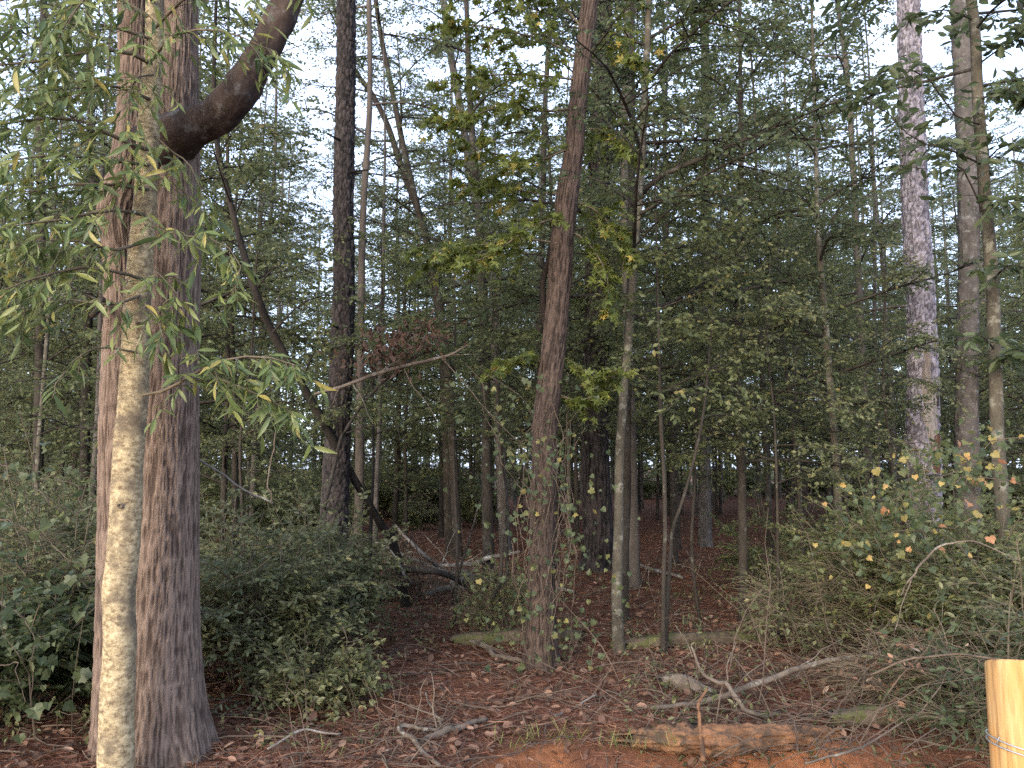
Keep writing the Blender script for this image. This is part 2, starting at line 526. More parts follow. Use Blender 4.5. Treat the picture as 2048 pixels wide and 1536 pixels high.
def gpt(px, py, lift=0.0):
    """point on the uneven ground under picture point"""
    q = gp(px, py)
    for _ in range(4):
        q = gp(px, py, float(gz(q[0], q[1])))
    q[2] += lift
    return q

# ------------------------------------------------------------------ trunks with real bark relief
def bark_tube(path, ns, dz, style, amp, scale=1.0, flare=0.0, flare_h=.35, seed=0, lobes=5, cap=True, zdet=None):
    """path (k, 4): x, y, z, radius from the ground up -> Geo, per-vertex height, frame lookup"""
    P = np.asarray(path, float)
    ln = np.linalg.norm(np.diff(P[:, :3], axis=0), axis=1).sum()
    n = max(8, int(ln / dz))
    P = smooth_path(P, n)
    if zdet:                                   # coarser rings on the part high above
        hi = np.where(P[:, 2] > zdet)[0]
        if len(hi):
            P = np.vstack([P[:hi[0]], P[hi[0]::10]])
            n = len(P)
    X, rad = P[:, :3], P[:, 3]
    T = nrm(np.gradient(X, axis=0))
    rf = np.array([1.0, 0, 0]) if abs(T[:, 0]).mean() < .7 else np.array([0, 0, 1.0])
    U = nrm(rf - T * (T @ rf)[:, None])
    Vv = np.cross(T, U)
    th = np.arange(ns) * 2 * math.pi / ns
    s = np.concatenate([[0], np.cumsum(np.linalg.norm(np.diff(X, axis=0), axis=1))])
    TH, SS = np.meshgrid(th, s)
    RR = np.repeat(rad[:, None], ns, 1)
    r0 = np.median(rad)
    q = np.stack([np.cos(TH) * r0, np.sin(TH) * r0, SS], -1).reshape(-1, 3) / scale + seed * 17.3
    if style == 'furrow':
        w = fbm(q * np.array([9, 9, 5]), 2, seed) * .6
        qq = q * np.array([105, 105, 8.0]) + w[:, None] * np.array([.8, .8, .5])
        h = 1 - np.abs(vnoise(qq, seed + 1)) * 3.0
        h = .65 * np.clip(h, -1, 1) + .35 * (1 - 4 * np.abs(vnoise(qq * np.array([2.1, 2.1, 2.4]), seed + 2)))
        h = np.clip(h, -1, 1) * .5 + .5
    elif style == 'plate':
        w = np.stack([vnoise(q * 8 + 5 * m, seed + m) for m in range(3)], 1) * .35
        f1, f2, cid = worley(q * np.array([22, 22, 11]) + w * 1.6, seed)
        e = np.clip((f2 - f1) / .22, 0, 1)
        h = e ** .6 * (.35 + .65 * cid) + .22 * vnoise(q * np.array([60, 60, 40]), seed + 4)
    else:
        h = .5 + .35 * fbm(q * np.array([10, 10, 6]), 3, seed)
    h = h.reshape(TH.shape)
    big = vnoise(q * np.array([3.0, 3.0, 1.2]), seed + 7).reshape(TH.shape) * .05
    fl = flare * np.exp(-SS / flare_h) * (1 + .35 * np.cos(lobes * TH + seed))
    rr = RR * (1 + big + fl) + amp * (h - .5)
    V = X[:, None, :] + rr[..., None] * (np.cos(TH)[..., None] * U[:, None, :] + np.sin(TH)[..., None] * Vv[:, None, :])
    G = Geo()
    i = np.arange(n - 1)[:, None] * ns
    a, b = np.arange(ns)[None], ((np.arange(ns) + 1) % ns)[None]
    G.add(V.reshape(-1, 3), np.stack([i + a, i + b, i + b + ns, i + a + ns], -1).reshape(-1, 4))
    return G, h.ravel(), (X, rad, U, Vv)

def px_path(pts, d, ground=True, top=None, sink=.06):
    """pts: list of (px, py, width px[, depth]) from the top of the picture down; returns ground-up (k, 4)"""
    out = []
    for t in pts:
        Y = t[3] if len(t) > 3 else d
        q = at(t[0], t[1], Y)
        out.append([*q, t[2] / 2 * np.hypot(Y, 0) / F])
    out = out[::-1]
    if ground:
        b = out[0]
        z = float(gz(b[0], b[1])) - sink
        if b[2] > z + .12:
            out.insert(0, [b[0], b[1], z, b[3] * 1.06])
        else:
            b[2] = z
    if top:
        a, b = np.array(out[-2]), np.array(out[-1])
        dr = nrm(b[:3] - a[:3])
        k = max(2, int((top - b[2]) / 2))
        dr = nrm(dr * np.array([.5, .5, 1]))
        for j in range(1, k + 1):
            f = j / k
            out.append([*(b[:3] + dr * (top - b[2]) * f), b[3] * (1 - .75 * f)])
    return np.array(out)

def along(path, z):
    return np.array([np.interp(z, path[:, 2], path[:, m]) for m in range(4)])

def crown(Wd, Lv, path, zlo, zhi, nb, bl, ls, lw, shape='rhomb', nsub=4, nt=9, tl=.5, nl=9, droop=.2, elev=(.1, .6), r0=.02, az0=None, vlo=0, vhi=1, taper=.5, hang=.15, flat=.95):
    for i in range(nb):
        f = (i + rng.uniform(0, 1)) / nb
        z = zlo + (zhi - zlo) * f
        b = along(path, z)
        az = i * 2.4 + rng.normal(0, .4) if az0 is None else az0 + rng.normal(0, .6)
        e = rng.uniform(*elev)
        d = np.array([math.cos(az) * math.cos(e), math.sin(az) * math.cos(e), math.sin(e)])
        L = bl * (1 - taper * f) * rng.uniform(.65, 1.25)
        k = np.linspace(0, 1, 5)[:, None]
        bend = rng.normal(0, .12, 3)
        poly = b[:3] + d * L * k + bend * L * k ** 2 - UP * (droop * L * k ** 2) + rng.normal(0, .02, (5, 3)) * L * k
        r = min(r0, b[3] * .6)
        P = leafy(Wd, Lv, poly, r, nt, tl, nl, ls, lw, shape, droop, flat, hang, vlo, vhi, t0=.3, sides=4)
        for j in range(nsub):
            t = .25 + .7 * (j + rng.uniform(0, 1)) / nsub
            p0 = P[int(t * (len(P) - 1))]
            sd = nrm(np.cross(d, UP)) * (1 if j % 2 else -1)
            dd = nrm(d * .6 + sd * rng.uniform(.5, 1) + UP * rng.normal(.1, .3))
            L2 = L * .5 * (1.1 - .5 * t) * rng.uniform(.7, 1.3)
            k2 = np.linspace(0, 1, 4)[:, None]
            leafy(Wd, Lv, p0 + dd * L2 * k2 - UP * (droop * L2 * k2 ** 2) + rng.normal(0, .03, (4, 3)) * L2 * k2, r * .5, nt, tl * .8, nl, ls, lw, shape, droop, flat, hang, vlo, vhi, t0=.15, sides=3, n=6)

def pine_crown(Wd, Lv, path, zlo, zhi, nb, bl, nl=.22, nw=.012, ntuft=9, per=14):
    for i in range(nb):
        f = (i + rng.uniform(0, 1)) / nb
        z = zlo + (zhi - zlo) * f
        b = along(path, z)
        az = i * 2.4 + rng.normal(0, .3)
        e = rng.uniform(-.05, .5)
        d = np.array([math.cos(az) * math.cos(e), math.sin(az) * math.cos(e), math.sin(e)])
        L = bl * math.sin(math.pi * (.18 + .75 * f)) * rng.uniform(.6, 1.2)
        k = np.linspace(0, 1, 5)[:, None]
        poly = b[:3] + d * L * k + UP * (.18 * L * k ** 2) + rng.normal(0, .03, (5, 3)) * L * k
        P = leafy(Wd, Lv, poly, min(.03, b[3] * .5), 7, L * .35, 0, 0, 0, t0=.35, sides=4)
        m = ntuft
        tt = rng.uniform(.4, 1, m)
        c = np.stack([np.interp(tt * (len(P) - 1), np.arange(len(P)), P[:, q]) for q in range(3)], 1) + rng.normal(0, .13, (m, 3)) * L * .6 * np.array([1, 1, .6])
        pos = np.repeat(c, per, 0)
        dr = nrm(rng.normal(0, 1, (m * per, 3)) + d * .5 + UP * .25)
        v = np.clip(np.repeat(rng.uniform(0, 1, m), per) * .7 + rng.uniform(0, .3, m * per), 0, 1)
        add_leaves(Lv, 'needle', pos, dr, nrm(rng.normal(0, 1, (m * per, 3))), nl * rng.uniform(.7, 1.2, m * per), nw, v)

def shift(G, base):
    G.v = [v - base for v in G.v]

def finish_tree(name, label, cat, path, trunkG, h, bark, woodG=None, leafG=None, leafmat_=None, group=None, woodmat=None, crown_name='crown'):
    base = path[0, :3].copy()
    root = thing(name, label, cat, base, group)
    shift(trunkG, base)
    vat = None
    if h is not None:
        hh = np.full(trunkG.n, .5); hh[:len(h)] = h
        vat = {'h': hh}
    trunkG.build('trunk', bark, root, smooth=True, vattr=vat)
    if woodG is not None and woodG.n:
        shift(woodG, base)
        woodG.build('branches', woodmat or bark, root, smooth=True)['kind'] = 'stuff'
    if leafG is not None and leafG.n:
        shift(leafG, base)
        leafG.build(crown_name, leafmat_, root)['kind'] = 'stuff'
    return root, base

# ================================================================== NEAR TREES
# --- A: the big furrowed two-stemmed trunk on the left
dA = 4.25
pA1 = px_path([(358, -200, 74), (355, 0, 78), (354, 120, 82), (350, 260, 92), (348, 380, 100), (345, 520, 108), (340, 700, 112), (333, 900, 118), (325, 1100, 130), (318, 1300, 146), (318, 1536, 158)], dA, top=13)
pA2 = px_path([(266, -200, 54, 4.36), (267, 0, 58, 4.36), (268, 200, 62, 4.36), (256, 330, 68, 4.34), (234, 430, 74, 4.32), (240, 500, 62, 4.32), (244, 620, 66, 4.32), (246, 800, 84, 4.3), (250, 1000, 98, 4.3), (255, 1250, 112, 4.3), (262, 1536, 124, 4.3)], 4.3, top=12)
gA, hA, frA = bark_tube(pA1, 200, .019, 'furrow', .012, 1.0, flare=.42, flare_h=.22, seed=3, lobes=4, zdet=4.5)
gA2, hA2, _ = bark_tube(pA2, 130, .021, 'furrow', .012, 1.0, flare=.35, flare_h=.25, seed=5, lobes=3, zdet=4.5)
gA.add(np.concatenate(gA2.v), np.concatenate(gA2.f[4]))
wA, lA = Geo(), Geo()
crown(wA, lA, pA1, 5.5, 12.5, 7, 2.6, .09, .05, nsub=5, nt=8, tl=.6, nl=7, r0=.05, vlo=.1)
rootA, baseA = finish_tree('furrowed_tree', 'massive brown furrowed trunk with two stems on the left behind the pale lichen trunk', 'tree', pA1, gA, np.concatenate([hA, hA2]), M['bark_big'], wA, lA, M['leaf_mid'])
# its heavy crooked limb
limb = [(320, 300, 96, 4.22), (372, 262, 84, 4.1), (428, 236, 74, 4.05), (476, 188, 76, 4.0), (514, 124, 66, 3.98), (552, 58, 66, 3.95), (586, -20, 62, 3.95), (640, -140, 66, 3.95), (720, -330, 50, 3.95)]
pl = np.array([[*at(x, y, d), w / 2 * d / F] for x, y, w, d in limb])
gl, hl, _ = bark_tube(pl, 84, .018, 'smooth', .034, .8, flare=.4, flare_h=.12, seed=8)
shift(gl, baseA)
gl.build('limb', M['bark_limb'], rootA, smooth=True, vattr={'h': hl})
# snapped stub poking out left of the stem, below the burl
gs = Geo()
add_tube(gs, [at(205, 600, 4.2), at(194, 622, 4.1), at(183, 632, 4.05)], [.022, .018, .014], 6, 7, cap=True)
shift(gs, baseA)
gs.build('broken_stub', M['bark_limb'], rootA, smooth=True)

# --- B: pale lichen covered trunk with long narrow leaves
def lichen_mat():
    m, N, L, out = newmat('lichen_bark')
    tc = N.new('ShaderNodeTexCoord')
    def noise(sc, det, ro, stretch=(1, 1, 1)):
        mp = N.new('ShaderNodeMapping'); mp.inputs['Scale'].default_value = stretch
        L.new(tc.outputs['Object'], mp.inputs[0])
        n = N.new('ShaderNodeTexNoise'); n.inputs['Scale'].default_value = sc; n.inputs['Detail'].default_value = det; n.inputs['Roughness'].default_value = ro
        L.new(mp.outputs[0], n.inputs['Vector'])
        return n
    a = noise(34, 6, .7, (1, 1, 1.5)); b = noise(7, 5, .6, (1, 1, 1.0)); c = noise(110, 4, .7)
    ra = ramp(N, [(.36, (.12, .088, .052)), (.50, (.30, .24, .145)), (.65, (.46, .385, .245))])
    L.new(a.outputs['Fac'], ra.inputs[0])
    rb = ramp(N, [(.36, (0, 0, 0)), (.52, (1, 1, 1))])
    L.new(b.outputs['Fac'], rb.inputs[0])
    mx = N.new('ShaderNodeMix'); mx.data_type = 'RGBA'
    L.new(rb.outputs[0], mx.inputs[0]); mx.inputs[6].default_value = (.125, .10, .07, 1); L.new(ra.outputs[0], mx.inputs[7])
    rc = ramp(N, [(.60, (0, 0, 0)), (.68, (1, 1, 1))])
    L.new(c.outputs['Fac'], rc.inputs[0])
    m2 = N.new('ShaderNodeMix'); m2.data_type = 'RGBA'
    mu = N.new('ShaderNodeMath'); mu.operation = 'MULTIPLY'; mu.inputs[1].default_value = .6
    L.new(rc.outputs[0], mu.inputs[0])
    L.new(mu.outputs[0], m2.inputs[0]); L.new(mx.outputs[2], m2.inputs[6]); m2.inputs[7].default_value = (.43, .40, .31, 1)
    p = N.new('ShaderNodeBsdfPrincipled'); p.inputs['Roughness'].default_value = .9; p.inputs['Specular IOR Level'].default_value = .15
    L.new(m2.outputs[2], p.inputs['Base Color'])
    bp = N.new('ShaderNodeBump'); bp.inputs['Strength'].default_value = .5; bp.inputs['Distance'].default_value = .01
    L.new(a.outputs['Fac'], bp.inputs['Height']); L.new(bp.outputs[0], p.inputs['Normal'])
    L.new(p.outputs[0], out.inputs['Surface'])
    return m
dB = 3.78
pB = px_path([(312, -150, 30), (310, 0, 36), (308, 90, 38), (297, 250, 42), (290, 400, 46), (281, 520, 50), (272, 660, 54), (268, 780, 57), (258, 900, 59), (252, 1020, 60), (247, 1110, 62), (238, 1180, 62), (240, 1280, 61), (234, 1400, 62), (231, 1536, 66), (231, 1640, 72)], dB, top=6.5)
gB, hB, frB = bark_tube(pB, 52, .018, 'smooth', .010, .7, flare=.25, flare_h=.12, seed=12)
# knots
wB, lB = Geo(), Geo()
near_leaves = []
LB = dict(ls=.092, lw=.018, shape='lance', droop=.45, hang=.45, flat=.8)
def bB(pts, nt, tl, nl, r0=.012, **k):
    a = dict(LB); a.update(k)
    leafy(wB, lB, np.array([at(*p) for p in pts]), r0, nt, tl, nl, a['ls'], a['lw'], a['shape'], a['droop'], a['flat'], a['hang'], t0=.2, rt=.0022, collect=near_leaves)
bB([(275, 705, 3.72), (200, 695, 3.6), (150, 720, 3.5), (110, 770, 3.45)], 5, .18, 4, .006)
bB([(286, 790, 3.70), (335, 780, 3.62), (380, 752, 3.55), (440, 722, 3.5), (520, 712, 3.45), (590, 730, 3.4)], 22, .30, 9, .009)
bB([(400, 745, 3.55), (470, 770, 3.5), (540, 800, 3.45), (590, 830, 3.45)], 14, .22, 8, .005)
bB([(290, 560, 3.75), (240, 545, 3.6), (160, 535, 3.5), (60, 560, 3.4), (-40, 600, 3.35)], 18, .34, 8, .010)
bB([(292, 480, 3.75), (230, 500, 3.6), (140, 480, 3.45), (20, 490, 3.4)], 16, .32, 8, .010)
bB([(300, 300, 3.75), (240, 280, 3.6), (160, 240, 3.5), (60, 240, 3.45), (-60, 260, 3.4)], 18, .36, 8, .012)
bB([(298, 380, 3.75), (230, 370, 3.55), (130, 370, 3.45), (0, 400, 3.4)], 18, .36, 8, .010)
bB([(306, 130, 3.75), (240, 100, 3.6), (140, 110, 3.5), (20, 130, 3.45), (-60, 120, 3.4)], 18, .36, 8, .012)
bB([(308, 40, 3.75), (200, -20, 3.65), (90, -20, 3.55), (-30, 10, 3.5)], 16, .36, 8, .012)
bB([(300, 260, 3.78), (340, 300, 3.7), (380, 330, 3.6), (410, 400, 3.6)], 9, .22, 8, .006)
bB([(296, 350, 3.78), (350, 370, 3.7), (400, 420, 3.65), (410, 500, 3.6)], 8, .2, 7, .006)
bB([(292, 430, 3.75), (220, 420, 3.5), (120, 440, 3.4), (30, 450, 3.3), (-40, 470, 3.3)], 18, .34, 9, .010)
bB([(303, 200, 3.75), (220, 170, 3.5), (120, 180, 3.4), (20, 180, 3.3)], 18, .36, 9, .010)
bB([(284, 590, 3.75), (220, 610, 3.55), (120, 600, 3.45), (10, 640, 3.4)], 12, .3, 8, .008)
bB([(300, 330, 3.75), (210, 320, 3.5), (100, 310, 3.4), (-20, 330, 3.3)], 20, .36, 9, .010)
bB([(308, 80, 3.75), (210, 50, 3.6), (110, 50, 3.5), (0, 60, 3.4)], 20, .38, 9, .010)
bB([(310, 10, 3.75), (240, -60, 3.5), (150, 20, 3.3), (110, 90, 3.3)], 18, .36, 9, .010)
bB([(306, 150, 3.72), (270, 160, 3.5), (250, 230, 3.4), (240, 320, 3.4)], 14, .28, 8, .006)
bB([(304, 120, 3.70), (350, 70, 3.55), (430, 60, 3.5), (520, 90, 3.5), (570, 130, 3.5)], 16, .28, 8, .008)
bB([(306, 60, 3.70), (380, -10, 3.55), (480, -40, 3.5), (590, -20, 3.5)], 12, .28, 8, .008)
bB([(288, 520, 3.70), (330, 560, 3.55), (360, 600, 3.5), (350, 650, 3.5)], 10, .22, 8, .005)
bB([(290, 450, 3.70), (360, 470, 3.55), (430, 480, 3.5), (480, 520, 3.48), (470, 580, 3.46)], 12, .22, 8, .006)
bB([(285, 600, 3.70), (300, 620, 3.5), (320, 650, 3.42), (330, 700, 3.4)], 7, .18, 8, .004)
bB([(310, 20, 3.75), (300, -60, 3.6), (280, 40, 3.4), (300, 110, 3.38)], 12, .24, 8, .005)
crown(wB, lB, pB, 4.2, 6.4, 9, 1.2, .10, .022, shape='lance', nsub=3, nt=8, tl=.3, nl=8, r0=.012, hang=.4)
# nearest leaves become parts of their own, the rest is one part
pos = np.concatenate([a[0] for a in near_leaves]); dd = np.concatenate([a[1] for a in near_leaves])
nv = np.concatenate([a[2] for a in near_leaves]); LL = np.concatenate([a[3] for a in near_leaves]); vv = np.concatenate([a[4] for a in near_leaves])
proj_x = pos[:, 0] / (pos[:, 1] * cP + (pos[:, 2] - CAMZ) * sP) * F + 1024
proj_y = 768 - ((pos[:, 2] - CAMZ) * cP - pos[:, 1] * sP) / (pos[:, 1] * cP + (pos[:, 2] - CAMZ) * sP) * F
inv = (proj_x > 5) & (proj_x < 2040) & (proj_y > 5) & (proj_y < 1500)
face = np.abs(nrm(np.cross(np.cross(dd, nv), dd))[:, 1])
order = np.argsort(-(LL / pos[:, 1] * inv * (.3 + face)))
sel = np.zeros(len(pos), bool); sel[order[:300]] = True
add_leaves(lB, 'lance', pos[~sel], dd[~sel], nv[~sel], LL[~sel], LL[~sel] * .2, vv[~sel])
finB, baseB = finish_tree('lichen_tree', 'slim cream lichen covered trunk with long narrow leaves, before the massive brown trunk', 'tree', pB, gB, hB, lichen_mat(), wB, lB, M['leaf_long'], woodmat=M['stem'], crown_name='foliage')
for o in finB.children:
    if o.name.startswith('foliage'):
        o['kind'] = 'stuff'
leaf_meshes = []
for k in range(10):
    g = Geo()
    T = LEAF['lance'][0].copy()
    bend = (.1 + .9 * (k % 5) / 4)
    n_ = 7
    x = np.linspace(0, 1, n_)
    wid = np.array([.06, .62, .95, 1, .82, .45, .02]) * .10
    zc = -bend * .28 * x ** 2
    sw = .05 * math.sin(k * 1.7) * np.sin(math.pi * x)
    mid = np.stack([x, sw, zc], 1)
    lft = np.stack([x, sw + wid, zc + wid * .28], 1)
    rgt = np.stack([x, sw - wid, zc + wid * .28], 1)
    V = np.concatenate([lft, mid, rgt])
    i = np.arange(n_ - 1)
    g.add(V, np.concatenate([np.stack([i, i + n_, i + n_ + 1, i + 1], 1), np.stack([i + n_, i + 2 * n_, i + 2 * n_ + 1, i + n_ + 1], 1)]), [.12, .25, .38, .5, .55, .62, .7, .78, .86, .95][(k * 3) % 10])
    leaf_meshes.append(g.mesh('leaf', M['leaf_long'], smooth=True))
def place_leaf(me, parent, base, p, d, n, L):
    d = nrm(d); s = nrm(np.cross(n, d)); u = np.cross(d, s)
    o = bpy.data.objects.new('leaf', me)
    C.objects.link(o)
    o.parent = parent
    q = p - base
    o.matrix_local = Matrix(((d[0] * L, s[0] * L, u[0] * L, q[0]), (d[1] * L, s[1] * L, u[1] * L, q[1]), (d[2] * L, s[2] * L, u[2] * L, q[2]), (0, 0, 0, 1)))
    return o
for j in np.where(sel)[0]:
    place_leaf(leaf_meshes[int(rng.integers(10))], finB, baseB, pos[j], dd[j], nv[j], LL[j] * 1.02)
# knot holes on the pale trunk
gk = Geo()
def knot(px, py, d, r):
    c = at(px, py, d)
    a = np.linspace(0, 2 * math.pi, 14, endpoint=False)
    n0 = gk.n
    rings = []
    for rr, off in ((1.25, .012), (.95, -.006), (.62, .004), (0.02, .012)):
        rings.append(c + np.stack([np.cos(a) * r * rr, np.full(14, off), np.sin(a) * r * rr * .95], 1))
    V = np.concatenate(rings)
    i = (np.arange(3)[:, None] * 14 + np.arange(14)[None]).ravel()
    j = (np.arange(3)[:, None] * 14 + (np.arange(14)[None] + 1) % 14).ravel()
    gk.add(V, np.stack([i, j, j + 14, i + 14], 1))
for ka in ((277, 648, 3.69, .012), (240, 1012, 3.70, .013)):
    gk = Geo(); knot(*ka); shift(gk, baseB)
    gk.build('knot', M['dead_wood'], finB, smooth=True)

# --- C: dark pine left of centre
pC = px_path([(694, -120, 42), (693, 0, 39), (691, 200, 40), (687, 400, 42), (688, 560, 43), (684, 700, 45), (677, 850, 49), (670, 1000, 53), (664, 1150, 56), (660, 1262, 62)], gd(1262), top=19)
gC, hC, _ = bark_tube(pC, 80, .018, 'plate', .020, .8, flare=.25, seed=21, zdet=7)
wC, lC = Geo(), Geo()
for px, py, ex, ey, dl in ((668, 285, 655, 268, -.3), (712, 345, 735, 340, -.2), (672, 660, 655, 645, -.3), (707, 350, 722, 347, .1)):
    q = along(pC, at(px, py, pC[0, 1])[2]); e = at(ex, ey, pC[0, 1] + dl)
    add_tube(wC, [q[:3], e], [.016, .007], 4, 5, cap=True)
pine_crown(wC, lC, pC, 11, 18.5, 26, 2.8, ntuft=12)
finish_tree('pine_tree', 'dark scaly barked pine, straight and tall, rising beside the big left trunk', 'tree', pC, gC, hC, M['bark_pine'], wC, lC, M['leaf_pine'])

# --- D: brown leaning trunk in the centre with star-shaped leaves
dD = gd(1345)
pD = px_path([(1186, -120, 33), (1180, 0, 36), (1168, 100, 37), (1156, 200, 37), (1148, 300, 40), (1136, 380, 45), (1126, 470, 45), (1117, 590, 47), (1108, 690, 49), (1098, 780, 50), (1090, 850, 51), (1088, 960, 48), (1084, 1080, 49), (1082, 1200, 51), (1080, 1345, 60)], dD, top=11)
gD, hD, _ = bark_tube(pD, 92, .016, 'furrow', .009, .85, flare=.3, flare_h=.3, seed=31, zdet=5.6)
wD, lD = Geo(), Geo()
gum_leaves = []
def bD(pts, nt, tl, nl, r0=.010):
    leafy(wD, lD, np.array([at(*p) for p in pts]), r0, int(nt * 1.5), tl, nl + 5, .066, .066, 'star', .25, .55, .3, t0=.15, rt=.003, collect=gum_leaves)
for pts, nt, tl, nl in (
    ([(1142, 217, dD), (1080, 222, 5.8), (1010, 212, 5.6), (930, 235, 5.5), (870, 240, 5.4)], 18, .42, 7),
    ([(1120, 388, dD), (1040, 382, 5.9), (970, 368, 5.8), (920, 366, 5.7)], 9, .3, 5),
    ([(1114, 486, dD), (1040, 478, 5.8), (950, 492, 5.6), (850, 505, 5.5)], 20, .4, 7),
    ([(1130, 430, dD), (1060, 455, 5.6), (990, 505, 5.4), (930, 530, 5.3)], 14, .36, 7),
    ([(1160, 120, dD), (1090, 80, 5.8), (1000, 60, 5.6), (900, 40, 5.5)], 18, .42, 7),
    ([(1168, 60, dD), (1100, -10, 5.8), (1000, -30, 5.6), (900, -40, 5.6)], 14, .4, 7),
    ([(1150, 290, dD), (1080, 320, 5.7), (1000, 310, 5.5), (940, 290, 5.4)], 14, .4, 7),
    ([(1156, 160, dD), (1070, 150, 5.6), (980, 150, 5.4), (900, 160, 5.3)], 16, .42, 7),
    ([(1140, 400, dD), (1190, 420, 5.9), (1230, 460, 5.8), (1260, 520, 5.8)], 14, .34, 7),
    ([(1150, 260, dD), (1200, 260, 5.9), (1250, 290, 5.8)], 10, .36, 6),
    ([(1165, 90, dD), (1220, 90, 5.9), (1270, 120, 5.8)], 10, .36, 6),
    ([(1132, 460, dD), (1170, 480, 5.8), (1210, 540, 5.7), (1220, 610, 5.7)], 10, .3, 6),
    ([(1105, 700, dD), (1150, 730, 5.8), (1190, 750, 5.7), (1230, 740, 5.7)], 9, .28, 6),
    ([(1100, 780, dD), (1150, 800, 5.8), (1200, 790, 5.7)], 7, .25, 6),
    ([(1100, 720, dD), (1050, 715, 5.8), (990, 740, 5.7)], 7, .28, 5)):
    bD(pts, nt, tl, nl)
crown(wD, lD, pD, 5.4, 10.5, 14, 1.7, .085, .08, shape='star', nsub=3, nt=7, tl=.4, nl=6, r0=.02)
pos = np.concatenate([a[0] for a in gum_leaves]); dd = np.concatenate([a[1] for a in gum_leaves])
nv = np.concatenate([a[2] for a in gum_leaves]); LL = np.concatenate([a[3] for a in gum_leaves]); vv = np.concatenate([a[4] for a in gum_leaves])
pyy = 768 - ((pos[:, 2] - CAMZ) * cP - pos[:, 1] * sP) / (pos[:, 1] * cP + (pos[:, 2] - CAMZ) * sP) * F
face = np.abs(nrm(nv)[:, 1])
order = np.argsort(-(LL * (.3 + face) * (pyy > 5)))
sel = np.zeros(len(pos), bool); sel[order[:300]] = True
add_leaves(lD, 'star', pos[~sel], dd[~sel], nv[~sel], LL[~sel], LL[~sel] * 1.0, vv[~sel])
finD, baseD = finish_tree('gum_tree', 'leaning reddish brown trunk in the middle with star shaped yellow green leaves', 'tree', pD, gD, hD, M['bark_center'], wD, lD, M['leaf_gum'], woodmat=M['stem'], crown_name='foliage')
for o in finD.children:
    if o.name.startswith('foliage'):
        o['kind'] = 'stuff'
star_meshes = []
for k in range(8):
    g = Geo()
    T, Fc = LEAF['star']
    V = T.copy(); V[:, 2] += .12 * np.sin(V[:, 0] * 4 + k) * .5 - .06 * (k % 3) * V[:, 0]
    g.add(V, Fc, [.2, .35, .5, .6, .45, .72, .84, .95][k])
    star_meshes.append(g.mesh('leaf', M['leaf_gum']))
for j in np.where(sel)[0]:
    k = int(rng.integers(8)) if rng.uniform() < .55 else int(rng.integers(5))
    place_leaf(star_meshes[k], finD, baseD, pos[j], dd[j], nv[j], LL[j])

# --- E: pale scaly pine on the right, with its scar
dE = 9.0
pE = px_path([(1814, -120, 42), (1817, 0, 45), (1821, 150, 47), (1826, 300, 49), (1832, 450, 50), (1841, 600, 53), (1846, 750, 58), (1845, 860, 61), (1846, 950, 63), (1848, 1080, 65), (1848, 1190, 72)], dE, top=19)
gE, hE, frE = bark_tube(pE, 84, .019, 'plate', .026, .95, flare=.2, seed=41, zdet=7.5)
wE, lE = Geo(), Geo()
pine_crown(wE, lE, pE, 12, 18.5, 24, 2.8, ntuft=12)
finE, baseE = finish_tree('pine_tree', 'pale purplish pine with a long bare wood scar and red rot low on its trunk', 'tree', pE, gE, hE, M['bark_pale_pine'], wE, lE, M['leaf_pine'])
def patch(name, outline, d, mat, parent, base, depth=.02, rough=.012):
    """a ragged slab of exposed wood lying on the trunk face; outline: (py, px left, px right) rows"""
    rows = smooth_path(np.array(outline, float), 26)
    nx = 9
    V, fr = [], np.linspace(-1, 1, nx)
    for py, l, r in rows:
        c = along(pE, at((l + r) / 2, py, dE)[2])
        j = rng.normal(0, 1.4, 2)
        for f in fr:
            px = l + j[0] + (r - l + j[1] - j[0]) * (f + 1) / 2
            q = at(px, py, dE)
            ox = np.clip((q[0] - c[0]) / c[3], -.985, .985)
            y = c[1] - c[3] * math.sqrt(1 - ox * ox) - .016 + (abs(f) > .99) * .03 + rng.normal(0, rough * .35)
            V.append([q[0], y, q[2]])
    V = np.array(V)
    i = (np.arange(25)[:, None] * nx + np.arange(nx - 1)[None]).ravel()
    g = Geo(); g.add(V, np.stack([i, i + 1, i + 1 + nx, i + nx], 1))
    shift(g, base)
    g.build(name, mat, parent, smooth=True)
patch('bare_wood', [(690, 1838, 1842), (720, 1834, 1846), (760, 1832, 1848), (790, 1830, 1858), (820, 1830, 1862), (850, 1834, 1862), (880, 1840, 1858), (905, 1848, 1856)], dE, M['bare'], finE, baseE)
patch('rotten_patch', [(868, 1850, 1864), (885, 1846, 1874), (900, 1845, 1876), (925, 1846, 1874), (945, 1852, 1866)], dE, M['rot_red'], finE, baseE)
patch('cavity', [(775, 1856, 1862), (790, 1857, 1866), (805, 1856, 1866), (815, 1857, 1863)], dE - .012, M['bark_dark'], finE, baseE)

# --- F: second pale trunk behind it
pF = px_path([(1916, -120, 34), (1920, 0, 37), (1928, 150, 39), (1936, 330, 40), (1938, 450, 38), (1936, 600, 38), (1934, 750, 40), (1934, 900, 44), (1936, 1130, 50)], 11.0, top=17)
gF, hF, _ = bark_tube(pF, 44, .035, 'plate', .022, 1.0, flare=.2, seed=51, zdet=9)
wF, lF = Geo(), Geo()
pine_crown(wF, lF, pF, 10, 16.5, 20, 2.4, ntuft=11)
finish_tree('pine_tree', 'grey brown pine second from the right edge, just behind the scarred pale pine', 'tree', pF, gF, hF, M['bark_grey'], wF, lF, M['leaf_pine'])

